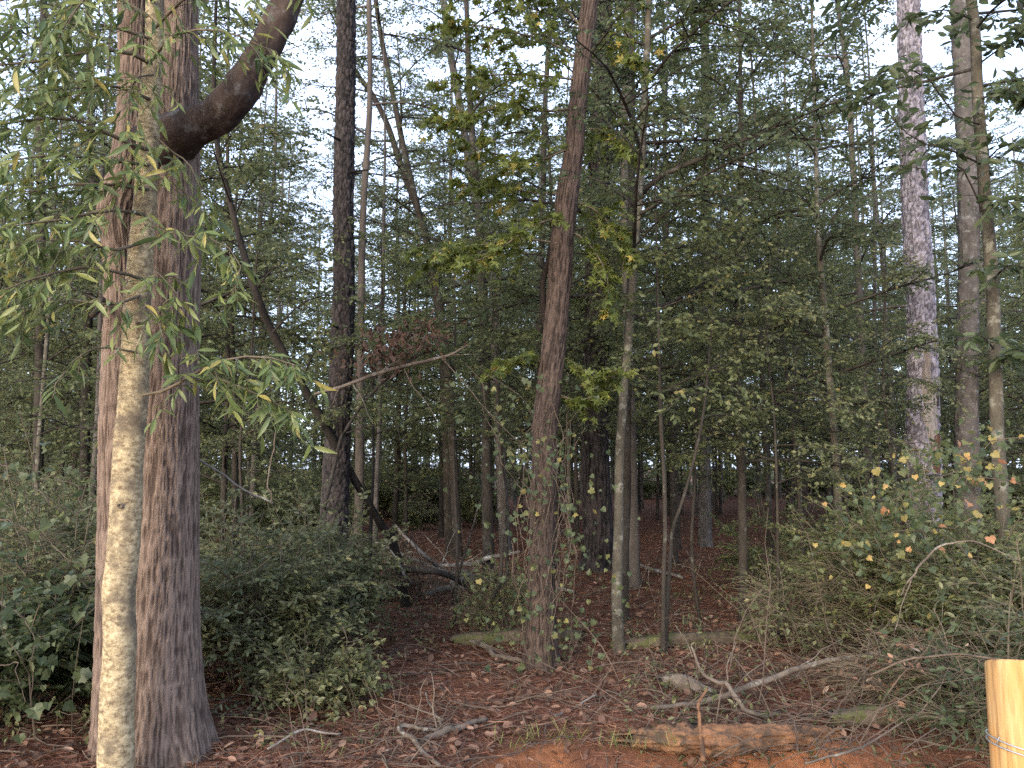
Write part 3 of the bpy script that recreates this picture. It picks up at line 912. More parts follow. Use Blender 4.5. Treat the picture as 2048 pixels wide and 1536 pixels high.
# --- G: crooked slim trunk at the right edge with broad dark leaves
dG = 6.0
pG = px_path([(1935, -60, 20), (1950, 60, 21), (1956, 200, 22), (1964, 300, 24), (1972, 420, 24), (1984, 560, 25), (1990, 720, 25), (1994, 850, 26), (2003, 1000, 26), (2012, 1150, 28), (2024, 1370, 32)], dG, top=7)
gG, hG, _ = bark_tube(pG, 24, .04, 'smooth', .008, 1, flare=.2, seed=61)
wG, lG = Geo(), Geo()
def bG(pts, nt, tl, nl, ls=.10, lw=.045, r0=.009):
    leafy(wG, lG, np.array([at(*p) for p in pts]), r0, nt, tl, nl, ls, lw, 'oval', .2, .7, .25, t0=.15, rt=.003)
for pts, nt, tl, nl in (
    ([(1968, 250, 6), (1910, 230, 5.8), (1850, 150, 5.6), (1790, 140, 5.5), (1750, 150, 5.4)], 16, .34, 7),
    ([(1966, 330, 6), (1900, 300, 5.7), (1830, 280, 5.5), (1760, 210, 5.4), (1730, 200, 5.4)], 14, .32, 7),
    ([(1985, 470, 6), (1920, 330, 5.8), (1870, 340, 5.6), (1800, 330, 5.5)], 12, .3, 6),
    ([(1955, 130, 6), (2010, 90, 5.8), (2060, 60, 5.7)], 14, .36, 8),
    ([(1958, 200, 6), (2010, 180, 5.7), (2070, 200, 5.6)], 14, .36, 8),
    ([(1965, 330, 6), (2010, 290, 5.7), (2070, 300, 5.6)], 14, .36, 8),
    ([(1970, 420, 6), (2010, 400, 5.7), (2060, 440, 5.6)], 12, .34, 8),
    ([(1984, 560, 6), (2020, 530, 5.7), (2065, 540, 5.6)], 12, .34, 8),
    ([(1990, 740, 6), (2030, 700, 5.7), (2070, 710, 5.6)], 12, .32, 8),
    ([(1990, 700, 6), (1960, 670, 5.7), (1930, 680, 5.6)], 6, .2, 7),
    ([(1948, 40, 6), (1890, 20, 5.8), (1830, 30, 5.7)], 10, .3, 7)):
    bG(pts, nt, tl, nl)
crown(wG, lG, pG, 4.3, 6.9, 10, 1.3, .10, .05, shape='oval', nsub=3, nt=7, tl=.35, nl=7, r0=.015)
finish_tree('slim_tree', 'crooked slim grey trunk at the right edge with broad dark leaf clusters', 'tree', pG, gG, hG, M['bark_slim'], wG, lG, M['leaf_dark'], woodmat=M['bark_dark'])

# --- H: thick dark pine behind the leaning trunk
pH = px_path([(1206, -100, 38), (1205, 100, 40), (1200, 300, 42), (1196, 500, 46), (1192, 700, 50), (1190, 870, 52), (1194, 1000, 54), (1196, 1090, 58), (1196, 1147, 70)], gd(1147), top=18)
gH, hH, _ = bark_tube(pH, 64, .032, 'furrow', .04, 1.7, flare=.2, seed=71, zdet=9)
wH, lH = Geo(), Geo()
pine_crown(wH, lH, pH, 10, 17.5, 22, 2.6, ntuft=11)
ivy = Geo()
n_ = 5200
zz = rng.uniform(2.2, 9, n_); aa = rng.uniform(0, 6.28, n_)
cc = np.array([along(pH, z) for z in zz])
rr = cc[:, 3] + np.abs(rng.normal(0, .16, n_))
pp = cc[:, :3] + np.stack([np.cos(aa) * rr, np.sin(aa) * rr, rng.normal(0, .1, n_)], 1)
add_leaves(ivy, 'rhomb', pp, np.stack([np.cos(aa), np.sin(aa), rng.normal(-.6, .5, n_)], 1) + rng.normal(0, .4, (n_, 3)), UP + rng.normal(0, .6, (n_, 3)), .075, .05, rng.uniform(0, 1, n_))
rH, bH = finish_tree('pine_tree', 'thick dark pine with deeply cracked bark behind the leaning middle trunk', 'tree', pH, gH, hH, M['bark_pine'], wH, lH, M['leaf_pine'])
tag(ivy.build('ivy', M['leaf_mid']), 'green ivy climbing the thick dark pine behind the leaning middle trunk', 'ivy')

# --- slim hardwoods of the middle ground
def slim(name, label, pts, d, bark, zlo, zhi, nb, bl, ls, lw, leaf, top=8, extra=(), sides=18, amp=.006, **kw):
    p = px_path(pts, d, top=top)
    g, h, _ = bark_tube(p, sides, .05, 'smooth', amp, 1, flare=.2, flare_h=.15, seed=int(p[0, 0] * 31) % 97)
    w, l = Geo(), Geo()
    crown(w, l, p, zlo, zhi, nb, bl, ls, lw, **kw)
    for poly, nt, tl, nl, r0 in extra:
        leafy(w, l, np.array([at(*q) for q in poly]), r0, nt, tl, nl, ls, lw, 'rhomb', .2, .9, .15, t0=.3)
    return finish_tree(name, label, 'tree', p, g, h, M[bark], w, l, M[leaf], woodmat=M['bark_dark'])

slim('slim_tree', 'slim pale grey trunk with one long limb arching right, beside the thick dark pine',
     [(1300, -80, 12), (1298, 0, 13), (1290, 180, 15), (1282, 350, 16), (1270, 500, 15), (1260, 650, 16), (1248, 780, 17), (1240, 900, 18), (1238, 1000, 19), (1236, 1100, 20), (1234, 1200, 22), (1238, 1312, 24)], gd(1312),
     'bark_slim', 2.6, 6.3, 19, 1.7, .046, .026, 'leaf_dark', top=9, nsub=5, nt=9, tl=.4, nl=10,
     extra=(([(1279, 388, 6.35), (1300, 362, 6.3), (1350, 340, 6.2), (1440, 300, 6.1), (1560, 250, 6.0), (1680, 200, 5.9)], 26, .5, 11, .026),
            ([(1440, 300, 6.1), (1500, 340, 6.0), (1560, 380, 6.0)], 14, .4, 10, .008),
            ([(1350, 340, 6.2), (1400, 250, 6.2), (1460, 170, 6.2)], 18, .45, 11, .008)))
slim('slim_tree', 'dark slender trunk standing close behind the slim pale grey trunk',
     [(1262, 500, 15), (1256, 700, 17), (1252, 880, 20), (1252, 1000, 20), (1248, 1120, 20), (1245, 1245, 24)], gd(1245),
     'bark_dark', 3.4, 6.8, 10, 1.6, .046, .026, 'leaf_mid', top=9.5, nsub=4, nt=9, tl=.4, nl=9)
slim('slim_tree', 'dark straight slim trunk with layered leaf sprays, right of the forked thin sapling',
     [(1482, 300, 11), (1480, 450, 12), (1478, 600, 14), (1476, 750, 15), (1482, 900, 16), (1485, 1050, 17), (1487, 1238, 21)], gd(1238),
     'bark_dark', 1.5, 6.4, 23, 1.5, .044, .025, 'leaf_mid', top=8.3, nsub=4, nt=9, tl=.38, nl=10)
slim('slim_tree', 'crooked thin tree forking high up, left of the scarred pale pine',
     [(1632, 300, 9), (1634, 420, 10), (1640, 520, 12), (1650, 640, 13), (1656, 720, 14), (1664, 820, 14), (1672, 920, 15), (1676, 1010, 16), (1680, 1200, 18)], 7.9,
     'bark_slim', 1.9, 6.8, 22, 1.35, .044, .026, 'leaf_dark', top=7.8, nsub=4, nt=9, tl=.38, nl=9,
     extra=(([(1635, 430, 7.9), (1600, 390, 7.8), (1540, 370, 7.7)], 14, .4, 10, .012), ([(1640, 480, 7.9), (1690, 400, 7.8), (1740, 350, 7.7)], 14, .4, 10, .012)))
slim('slim_tree', 'dark trunk left of the leaning middle trunk, whitish branch against its foot',
     [(940, 200, 13), (955, 400, 15), (966, 600, 18), (972, 800, 20), (974, 950, 22), (976, 1080, 23), (978, 1178, 29)], gd(1178),
     'bark_dark', 2.6, 7.6, 15, 1.7, .046, .026, 'leaf_mid', top=11, nsub=4, nt=9, tl=.45, nl=10)
slim('slim_tree', 'thin dark straight trunk right of the massive brown trunk, in the shrubs behind',
     [(455, 430, 9), (460, 600, 11), (468, 800, 13), (470, 950, 13), (470, 1130, 15)], 10.8,
     'bark_dark', 3.0, 8.5, 18, 1.8, .055, .03, 'leaf_mid', top=10, nsub=4, nt=9, tl=.45, nl=9)
slim('slim_tree', 'twin stem slim tree, straighter stem rising steeply left of the centre',
     [(745, -60, 9), (760, 60, 10), (782, 170, 11), (806, 290, 12), (824, 370, 13), (846, 460, 13), (866, 530, 14), (880, 620, 15), (900, 800, 16), (915, 1100, 20)], 12.6,
     'bark_dark', 4.0, 10.5, 22, 1.7, .050, .028, 'leaf_mid', top=11, nsub=4, nt=9, tl=.4, nl=9)
slim('slim_tree', 'twin stem slim tree, darker stem bowing to the left of its sister stem',
     [(690, 100, 9), (716, 150, 10), (745, 190, 11), (775, 250, 12), (798, 320, 13), (812, 360, 13), (836, 420, 14), (852, 470, 14), (866, 560, 15), (885, 700, 16), (900, 1090, 20)], 12.9,
     'bark_dark', 4.2, 10.5, 20, 1.6, .050, .028, 'leaf_mid', top=11, nsub=4, nt=9, tl=.4, nl=9)
slim('slim_tree', 'grey slim tree with leafy top between the twin stems and the leaning middle trunk',
     [(880, -60, 13), (900, 100, 15), (925, 240, 16), (950, 400, 17), (985, 560, 18), (990, 700, 18), (1000, 900, 20), (1010, 1080, 24)], 13.6,
     'bark_grey', 3.4, 10.4, 20, 1.7, .052, .028, 'leaf_far', top=12, nsub=4, nt=9, tl=.45, nl=10)
slim('slim_tree', 'ivy green slim trunk against the sky right of the arching limb',
     [(1408, -60, 15), (1410, 100, 17), (1411, 250, 18), (1412, 400, 19), (1412, 560, 19), (1410, 800, 20), (1410, 1060, 26)], 14.5,
     'bark_grey', 3.0, 10.8, 22, 1.6, .055, .031, 'leaf_mid', top=13, nsub=4, nt=9, tl=.45, nl=11)
slim('sapling', 'thin straight sapling stem standing in the red litter right of the slim pale trunk',
     [(1318, 700, 6), (1322, 850, 8), (1328, 950, 8), (1330, 1060, 9), (1327, 1180, 9), (1326, 1318, 11)], gd(1318),
     'bark_dark', 2.0, 4.3, 16, .9, .05, .028, 'leaf_mid', top=4.6, nsub=3, nt=7, tl=.3, nl=7, sides=8, amp=.002)
slim('sapling', 'thin leaning sapling crossing the straight sapling, forked from the same spot',
     [(1410, 800, 5), (1385, 930, 6), (1362, 1010, 7), (1345, 1060, 7), (1338, 1150, 8), (1330, 1310, 9)], gd(1310),
     'bark_dark', 1.8, 3.9, 14, .8, .05, .028, 'leaf_mid', top=4.2, nsub=3, nt=7, tl=.3, nl=7, sides=8, amp=.002)
slim('sapling', 'thin wavy reddish sapling rising just left of the vine wrapped middle trunk',
     [(1000, 900, 5), (1010, 1000, 6), (1004, 1090, 7), (1000, 1160, 8), (982, 1210, 9), (1000, 1290, 10)], gd(1290),
     'bark_dark', 1.9, 3.5, 8, .7, .05, .028, 'leaf_mid', top=3.9, nsub=3, nt=7, tl=.3, nl=7, sides=8, amp=.002)

for lab, px, d, H, lf, ww in (
        ('leafy sapling with low sprays between the slim pale trunk and the dark straight slim trunk', 1400, 7.6, 3.6, 'leaf_mid', 7),
        ('leafy sapling in front of the dark straight slim trunk, spreading right', 1530, 7.0, 3.4, 'leaf_shrub', 7),
        ('grey green leafy sapling left of the crooked thin tree', 1610, 8.4, 4.2, 'leaf_mid', 8),
        ('leafy sapling before the dim gap between crooked thin tree and scarred pine', 1755, 7.9, 4.0, 'leaf_shrub', 8),
        ('leafy sapling behind the pale snapped branch', 760, 7.7, 3.8, 'leaf_mid', 8),
        ('leafy sapling between the clump of dead leaves and the leaning middle trunk', 905, 7.1, 3.4, 'leaf_mid', 7),
        ('pale leaved sapling behind the vine wrapped middle trunk, left side', 1010, 8.8, 4.6, 'leaf_far', 8),
        ('leafy sapling between the massive brown trunk and the straight dark pine', 500, 8.2, 4.4, 'leaf_far', 8)):
    b_ = at(px, 900, d)
    zz_ = np.linspace(0, H, 6)
    p_ = np.stack([b_[0] + np.cumsum(rng.normal(0, .04, 6)), b_[1] + np.cumsum(rng.normal(0, .04, 6)), zz_ + float(gz(b_[0], b_[1])) - .04, np.linspace(ww, 2.5, 6) / 2 * d / F], 1)
    g_, h_, _ = bark_tube(p_, 8, .08, 'smooth', .002, 1)
    w_, l_ = Geo(), Geo()
    crown(w_, l_, p_, 1.7 if 700 < px < 1100 else 1.25, H * .98, 13, 1.05, .042, .024, nsub=4, nt=8, tl=.34, nl=9, elev=(-.1, .4))
    finish_tree('sapling', lab, 'tree', p_, g_, h_, M['bark_dark'], w_, l_, M[lf], woodmat=M['bark_dark'])

slim('slim_tree', 'dark leafy slim tree at the far left edge behind the long narrow leaves',
     [(90, -60, 12), (85, 100, 13), (80, 300, 15), (84, 500, 16), (78, 800, 18), (74, 1120, 24)], 10.4,
     'bark_dark', 2.6, 8.6, 22, 1.7, .05, .028, 'leaf_mid', top=10, nsub=4, nt=9, tl=.42, nl=10)
slim('slim_tree', 'second dark leafy slim tree left of the massive brown trunk',
     [(176, -60, 13), (180, 150, 14), (186, 400, 16), (178, 600, 17), (170, 900, 19), (168, 1080, 22)], 12.0,
     'bark_dark', 2.8, 9.4, 24, 1.8, .052, .029, 'leaf_mid', top=11, nsub=4, nt=9, tl=.45, nl=10)

# --- O: dark leaning stem
pO = np.array([[*at(x, y, d), w / 2 * d / F] for x, y, w, d in ((815, 1150, 18, 8.3), (790, 1100, 18, 8.0), (760, 1045, 17, 7.7), (715, 970, 16, 7.4), (665, 880, 16, 7.1), (608, 775, 16, 6.9), (545, 665, 15, 6.7), (510, 580, 14.4, 6.5), (484, 495, 13.6, 6.5), (462, 410, 12.8, 6.5), (436, 300, 11.2, 6.5), (428, 200, 9.6, 6.5), (430, 60, 8.0, 6.5), (440, -120, 6.4, 6.5))])
pO[0, 2] = float(gz(pO[0, 0], pO[0, 1])) - .05
gO, hO, _ = bark_tube(pO, 28, .035, 'smooth', .01, 1, seed=81)
wO, lO = Geo(), Geo()
for poly, nt, tl, nl in (
    ([(545, 665, 6.6), (600, 610, 6.5), (660, 590, 6.4), (740, 610, 6.3)], 18, .42, 8), ([(510, 580, 6.5), (560, 530, 6.4), (620, 560, 6.3)], 12, .36, 8),
    ([(470, 430, 6.5), (500, 370, 6.4), (540, 330, 6.3)], 10, .36, 7), ([(484, 495, 6.5), (450, 480, 6.4), (420, 500, 6.3)], 8, .3, 7),
    ([(440, 310, 6.5), (470, 260, 6.4), (520, 240, 6.3)], 12, .36, 7), ([(600, 770, 6.7), (640, 690, 6.5), (720, 670, 6.4)], 16, .4, 8), ([(430, 120, 6.5), (460, 80, 6.4), (500, 60, 6.3)], 10, .36, 7)):
    leafy(wO, lO, np.array([at(*q) for q in poly]), .009, nt, tl, nl, .055, .032, 'rhomb', .2, .5, .15, t0=.2)
crown(wO, lO, pO[5:], 3.0, 5.8, 10, 1.0, .055, .032, nsub=3, nt=7, tl=.35, nl=7, r0=.01)
finish_tree('leaning_tree', 'dark bowed tree leaning far left, passing behind the straight dark pine', 'tree', pO, gO, hO, M['bark_black'], wO, lO, M['leaf_mid'])

# ================================================================== BACKGROUND WOOD
def proto_path(H, r, lean=.04):
    k = 9
    z = np.linspace(0, H, k)
    x = np.cumsum(rng.normal(0, lean, k)) * H / 8 * np.linspace(0, 1, k)
    y = np.cumsum(rng.normal(0, lean, k)) * H / 8 * np.linspace(0, 1, k)
    return np.stack([x, y, z, r * (1 - .82 * z / H) + .004], 1)

def proto(name, label, kind, H, r, group, bark, leaf, **kw):
    p = proto_path(H, r, .05 if kind != 'pine' else .015)
    g, h, _ = bark_tube(p, 12, .12, 'smooth', r * .2, 1, flare=.25, seed=int(H * 7) % 50)
    w, l = Geo(), Geo()
    if kind == 'pine':
        pine_crown(w, l, p, H * .42, H * .98, kw['nb'], kw['bl'], nl=.24, nw=.016, ntuft=kw['nt'], per=12)
    else:
        crown(w, l, p, kw['zlo'], H * .98, kw['nb'], kw['bl'], kw['ls'], kw['ls'] * .56, nsub=kw.get('nsub', 4), nt=kw.get('nt', 8), tl=kw.get('tl', .5), nl=kw.get('nl', 8), r0=.02)
    root, _ = finish_tree(name, label, 'tree', p, g, h, M[bark], w, l, M[leaf], group)
    return root

GU, GH, GP = 'small understory trees behind the clearing', 'slender hardwoods further back in the wood', 'tall pines far back in the wood'
GQ, LQ = 'slender bare stemmed trees between the larger trunks', 'slender bare stemmed tree with a small high crown between the larger trunks'
GT, LT = 'thin high branched trees over the red litter', 'thin high branched tree standing over the open red litter right of the leaning middle trunk'
LU, LH, LP = 'small leafy understory tree with layered sprays further back in the wood', 'slender hardwood with a light leafy crown deep in the wood', 'tall straight pine with pale needle tufts standing far back in the wood'
und = [proto('understory_tree', LU, 'hard', H, r, GU, 'bark_dark', 'leaf_mid', zlo=zl, nb=nb, bl=bl, ls=.054, nsub=4, nt=9, nl=10, tl=.46) for H, r, zl, nb, bl in ((5.5, .035, 1.1, 26, 1.7), (6.5, .04, 1.6, 30, 1.9), (4.6, .028, .7, 24, 1.5), (7.5, .045, 1.5, 32, 2.0))]
har = [proto('hardwood_tree', LH, 'hard', H, r, GH, 'bark_far', 'leaf_far', zlo=zl, nb=nb, bl=bl, ls=.064, nsub=4, nt=10, nl=11, tl=.55) for H, r, zl, nb, bl in ((12, .07, 3.2, 26, 2.2), (14, .08, 4.0, 28, 2.4), (10, .05, 2.2, 22, 1.9), (15, .06, 5.0, 28, 2.2), (11, .045, 2.8, 18, 1.6))]
pin = [proto('pine_tree', LP, 'pine', H, r, GP, 'bark_grey', 'leaf_pine', nb=nb, bl=bl, nt=12) for H, r, nb, bl in ((17, .14, 34, 2.4), (20, .16, 38, 2.7), (15, .12, 30, 2.2))]

def pxof(x, y): return x / y * F * .995 + 1024
taken = []
def scatter(protos, n, dlo, dhi, sc, avoid=None, mind=1.0, spread=.72):
    first = [True] * len(protos)
    done = tries = 0
    while done < n and tries < 6000:
        tries += 1
        y = math.sqrt(rng.uniform(dlo ** 2, dhi ** 2))
        x = rng.uniform(-spread, spread) * y
        if avoid and avoid(pxof(x, y), y):
            continue
        if any((x - a) ** 2 + (y - b) ** 2 < mind ** 2 for a, b in taken):
            continue
        taken.append((x, y))
        k = done % len(protos)
        loc = (x, y, float(gz(x, y)) - .03)
        s = rng.uniform(*sc); rz = rng.uniform(0, 6.28)
        if first[k]:
            protos[k].location = loc; protos[k].rotation_euler = (0, 0, rz); protos[k].scale = (s, s, s)
            first[k] = False
        else:
            copy_thing(protos[k], loc, rz, s)
        done += 1
hig = [proto('understory_tree', LT, 'hard', H, r, GT, 'bark_dark', 'leaf_mid', zlo=zl - .35, nb=nb, bl=bl, ls=.052, nsub=4, nt=9, nl=10, tl=.46) for H, r, zl, nb, bl in ((7, .035, 2.0, 28, 1.7), (8, .04, 2.2, 32, 1.8), (6.2, .03, 1.9, 26, 1.6))]
pol = [proto('slender_tree', LQ, 'hard', H, r, GQ, bk, 'leaf_far', zlo=zl, nb=9, bl=1.2, ls=.058, nsub=3, nt=8, nl=8, tl=.45) for H, r, zl, bk in ((10, .045, 4.0, 'bark_grey'), (12, .055, 5.0, 'bark_dark'), (8.5, .035, 3.2, 'bark_slim'), (13, .06, 5.5, 'bark_far'))]
# a gap to the sky left of the centre, and the open floor right of it
def av_u(px, y): return (y < 21 and 1120 < px < 1660) or (820 < px < 1010 and y < 10) or (y < 9 and 1000 < px < 1700) or (520 < px < 820 and y < 13) or (px > 1560 and y < 10.2) or (560 < px < 700 and y < 24)
def av_h(px, y): return ((560 < px < 700 or 740 < px < 830) and y < 40) or (1700 < px < 2060 and y < 11.5) or (1180 < px < 1600 and y < 12)
scatter(hig, 20, 9.5, 22, (.85, 1.15), lambda px, y: not (1090 < px < 1690) or 1270 < px < 1340, 1.0, .5)
scatter(und, 72, 7.6, 26, (.8, 1.15), av_u, 1.2)
scatter(pol, 64, 9, 34, (.8, 1.2), lambda px, y: 560 < px < 700 and y < 14, .7)
scatter(har, 84, 13, 40, (.8, 1.15), av_h, 1.25)
def av_p(px, y): return (740 < px < 830 and y < 30) or (560 < px < 700 and y < 24) or (1700 < px < 2000 and y < 18)
scatter(pin, 52, 16, 46, (.8, 1.15), av_p, 1.8)

# the wood's far edge, one mass nobody could count
gf = Geo(); gfw = Geo()
nc = 2400
cy = rng.uniform(34, 62, nc); cx = rng.uniform(-.8, .8, nc) * cy; cz = np.abs(rng.normal(0, 4.4, nc)) + .3
per = 28
pos = np.repeat(np.stack([cx, cy, cz], 1), per, 0) + rng.normal(0, 1, (nc * per, 3)) * np.array([.9, .9, .55])
pos[:, 2] = np.maximum(pos[:, 2], .05)
add_leaves(gf, 'rhomb', pos, rng.normal(0, 1, (nc * per, 3)), UP + rng.normal(0, .7, (nc * per, 3)), rng.uniform(.18, .36, nc * per), .17, np.clip(np.repeat(rng.uniform(0, .7, nc), per) + rng.uniform(0, .3, nc * per), 0, 1))
o = gf.build('far_woodland', M['leaf_far']); o['kind'] = 'stuff'

# ================================================================== SHRUBS
def shrub(name, label, px, d, rx, h, nst, ls, lw, leaf, shape=None, nt=12, tl=.28, nl=9, vlo=0., vhi=1., cat='shrub', stem='stem', zmin=.15, spread=1.0, base=None):
    b = at(px, 900, d) if base is None else base
    shape = shape or ('oval' if d < 5.9 else 'rhomb')
    lw = lw * (1.25 if shape == 'rhomb' else 1)
    b = np.array([b[0], b[1], 0.0]); b[2] = float(gz(b[0], b[1])) - .03
    w, l = Geo(), Geo()
    for i in range(nst):
        az = i * 2.4 + rng.normal(0, .4)
        rad = rx * math.sqrt(rng.uniform(.03, 1))
        tip = np.array([math.cos(az) * rad, math.sin(az) * rad * .8, h * rng.uniform(.45, 1.0) * (1 - .35 * (rad / rx) ** 2)])
        st = np.array([math.cos(az), math.sin(az), 0]) * rx * .22 * rng.uniform(0, 1)
        k = np.linspace(0, 1, 5)[:, None]
        poly = b + st * (1 - k) + tip * np.hstack([k ** 1.3, k ** 1.3, k ** .8]) + rng.normal(0, .05, (5, 3)) * k
        P = leafy(w, l, poly, .008, nt, tl, nl, ls, lw, shape, .15, .6, .1, vlo, vhi, t0=.22, rt=.0022)
        for j in range(3):
            p0 = P[3 + j]
            dr = nrm(np.array([math.cos(az + rng.normal(0, 1)), math.sin(az + rng.normal(0, 1)), rng.uniform(-.3, .7)]))
            L = rx * rng.uniform(.3, .55)
            kk = np.linspace(0, 1, 4)[:, None]
            leafy(w, l, p0 + dr * L * kk - UP * .15 * L * kk ** 2, .004, nt - 3, tl * .8, nl, ls, lw, shape, .15, .6, .1, vlo, vhi, t0=.1, rt=.002, n=6)
    root = thing(name, label, cat, b)
    shift(w, b); shift(l, b)
    w.build('stems', M[stem], root)['kind'] = 'stuff'
    l.build('foliage', M[leaf], root)['kind'] = 'stuff'
    return root
shrub('shrub', 'dense evergreen shrub with small oval leaves at the foot of the massive brown trunk', 530, 5.3, .70, 1.48, 42, .042, .021, 'leaf_shrub')
shrub('shrub', 'evergreen shrub with small leaves below the straight dark pine', 645, 6.2, .66, 1.5, 42, .042, .02, 'leaf_shrub')
shrub('shrub', 'low bright green shrub tip spilling onto the red litter below the evergreen shrubs', 640, 4.9, .34, .60, 16, .040, .022, 'leaf_shrub', nt=9, vlo=.3)
shrub('shrub', 'evergreen shrub half hidden behind the massive brown trunk, right side', 440, 6.4, .8, 1.5, 26, .042, .022, 'leaf_shrub')
shrub('shrub', 'dark broad leaved shrub in the lower left corner beside the massive trunk', 70, 4.7, .62, 1.15, 24, .055, .034, 'leaf_dark', nl=8)
shrub('shrub', 'tall dim shrub at the left edge behind the lower corner shrub', 60, 6.4, .95, 2.0, 28, .05, .028, 'leaf_shrub')
shrub('shrub', 'grey green shrub behind the massive trunk, low at left', 190, 5.6, .6, 1.4, 20, .045, .025, 'leaf_shrub')
shrub('shrub', 'dusky twiggy shrub below the scarred pale pine', 1850, 6.2, 1.05, 1.8, 50, .042, .023, 'leaf_mid', nl=9, vlo=.4)
shrub('shrub', 'dusky dense shrub at the right edge above the wooden post', 2030, 5.0, .7, 1.3, 34, .042, .022, 'leaf_shrub', nl=8)
shrub('shrub', 'sparse low shrub between the crooked thin tree and the right thicket', 1700, 7.2, .8, 1.35, 26, .042, .022, 'leaf_shrub', nl=6)
shrub('shrub', 'thin leafy shrub behind the evergreen shrubs beside the bowed dark stem', 690, 9.0, .7, 1.3, 12, .042, .022, 'leaf_mid', nl=4)
shrub('shrub', 'leafy brush under the dark straight slim trunk right of centre', 1560, 9.6, .9, 1.4, 18, .05, .026, 'leaf_mid', nl=7)
shrub('shrub', 'olive shrub under the grapevine, before the base of the crooked grey trunk', 1930, 5.5, .75, 1.4, 34, .042, .023, 'leaf_mid', nl=8, vlo=.45)
shrub('shrub', 'small low shrub on the bank left of the wooden post', 1880, 4.75, .38, .5, 12, .034, .018, 'leaf_shrub', nt=8, nl=6)

def thicket(label, px, d, rx, h, nst, leaf='leaf_dead', nl=1):
    return shrub('twig_thicket', label, px, d, rx, h, int(nst * .75), .045, .024, leaf, nt=16, tl=.36, nl=nl, cat='thicket', stem='stem')
thicket('leafless tangle of thin brown twigs below the pale snapped branch', 820, 8.4, .6, .8, 14)
thicket('leafless brown twig tangle just left of the vine wrapped middle trunk', 990, 6.7, .28, 1.1, 10, 'leaf_mid', 3)
thicket('grey twig tangle over the lower left shrubs, beside the massive trunk', 110, 5.4, .75, 1.9, 24, 'leaf_mid', 2)
thicket('grey twig tangle in the thicket right of the crooked thin tree', 1760, 6.0, .7, 1.3, 26, 'leaf_vine', 1)
thicket('fine twig tangle above the wooden post', 1960, 4.4, .5, .95, 22, 'leaf_dark', 2)
thicket('low fine twig tangle on the bank behind the dark rotting log', 1790, 4.9, .5, .6, 18, 'leaf_dead', 1)
thicket('sparse twig tangle in the litter right of the rotting fallen log', 1600, 6.2, .6, .8, 16, 'leaf_shrub', 2)
GS, LS = 'low shrubs further back in the wood', 'low leafy shrub further back in the wood behind the clearing'
bsh = [shrub('shrub', LS, 0, 0, rx, h, ns_, .06, .03, lf, 'rhomb', nt=12, tl=.3, nl=9, base=np.array([0., 0., 0.])) for rx, h, ns_, lf in ((.9, 1.5, 22, 'leaf_mid'), (1.1, 1.9, 26, 'leaf_far'), (.8, 1.2, 20, 'leaf_shrub'))]
for b_ in bsh:
    b_['group'] = GS
def av_s(px, y): return (1080 < px < 1720 and y < 34) or (760 < px < 1130 and y < 17)
scatter(bsh, 120, 8.0, 40, (.8, 1.25), av_s, .8)

# ================================================================== VINES
def vine(name, label, stems, leaves_n, cx, cat='vine', size=.07, vlo=0, vhi=1, parts=60, rad=.3, mat='leaf_vine', r=.003):
    w, l = Geo(), Geo()
    pts = []
    for s in stems:
        P = np.array([at(*q) for q in s])
        X = add_tube(w, P, np.linspace(r, r * .6, len(P)), max(12, 6 * len(P)), 4, wob=.04)
        pts.append(X)
    base = pts[0][0].copy()
    X = np.concatenate(pts)
    root = thing(name, label, cat, base)
    shift(w, base)
    w.build('stems', M['twig'], root)
    j = rng.integers(0, len(X), leaves_n)
    pos = X[j] + rng.normal(0, rad * .5, (leaves_n, 3)) * np.array([1, .6, .7])
    d = rng.normal(0, .6, (leaves_n, 3)) - UP * .6 - np.array([0, .3, 0])
    nv = UP * .5 - np.array([0, .8, 0]) + rng.normal(0, .5, (leaves_n, 3))
    L = size * rng.uniform(.5, 1.3, leaves_n)
    val = rng.uniform(vlo, vhi, leaves_n)
    order = np.argsort(-L)
    big, rest = order[:parts], order[parts:]
    if len(rest):
        add_leaves(l, 'heart', pos[rest], d[rest], nv[rest], L[rest], L[rest] * .95, val[rest])
        shift(l, base)
        o = l.build('foliage', M[mat], root); o['kind'] = 'stuff'
    for q in big:
        place_leaf(heart(val[q]), root, base, pos[q], d[q], nv[q], L[q])
    return root
_hm = {}
def heart(v):
    k = round(float(v), 1)
    if k not in _hm:
        g = Geo(); T, Fc = LEAF['heart']
        V = T.copy(); V[:, 2] += .1 * np.sin(V[:, 1] * 5 + k * 9)
        g.add(V, Fc, k); _hm[k] = g.mesh('leaf', M['leaf_vine'])
    return _hm[k]

vine('grapevine', 'grapevine with yellow and orange leaves draped over the thicket below the scarred pale pine',
     [[(2050, 860, 5.2), (1960, 900, 5.2), (1880, 950, 5.1), (1790, 1010, 5.0), (1700, 1060, 5.0)], [(2040, 960, 5.0), (1950, 960, 5.0), (1850, 985, 4.9), (1760, 1010, 4.9)], [(1990, 930, 5.2), (1900, 920, 5.2), (1830, 960, 5.1)],
      [(1950, 1040, 5.0), (1850, 1060, 5.0), (1740, 1080, 5.0), (1640, 1110, 5.1)]], 460, 0, size=.045, vlo=.0, vhi=1, parts=190, rad=.36)
vine('grapevine', 'green grapevine with a few yellow leaves at the left edge before the dark shrubs',
     [[(-20, 1030, 4.4), (60, 1060, 4.3), (130, 1110, 4.2), (190, 1160, 4.2)], [(-20, 1180, 4.3), (40, 1230, 4.2), (70, 1300, 4.1), (60, 1390, 4.1)], [(-20, 1330, 4.2), (30, 1340, 4.1), (50, 1400, 4.1)], [(0, 920, 4.6), (80, 960, 4.5), (150, 960, 4.5), (170, 1030, 4.4)]],
     90, 0, size=.06, vlo=0, vhi=.78, parts=70, rad=.3)
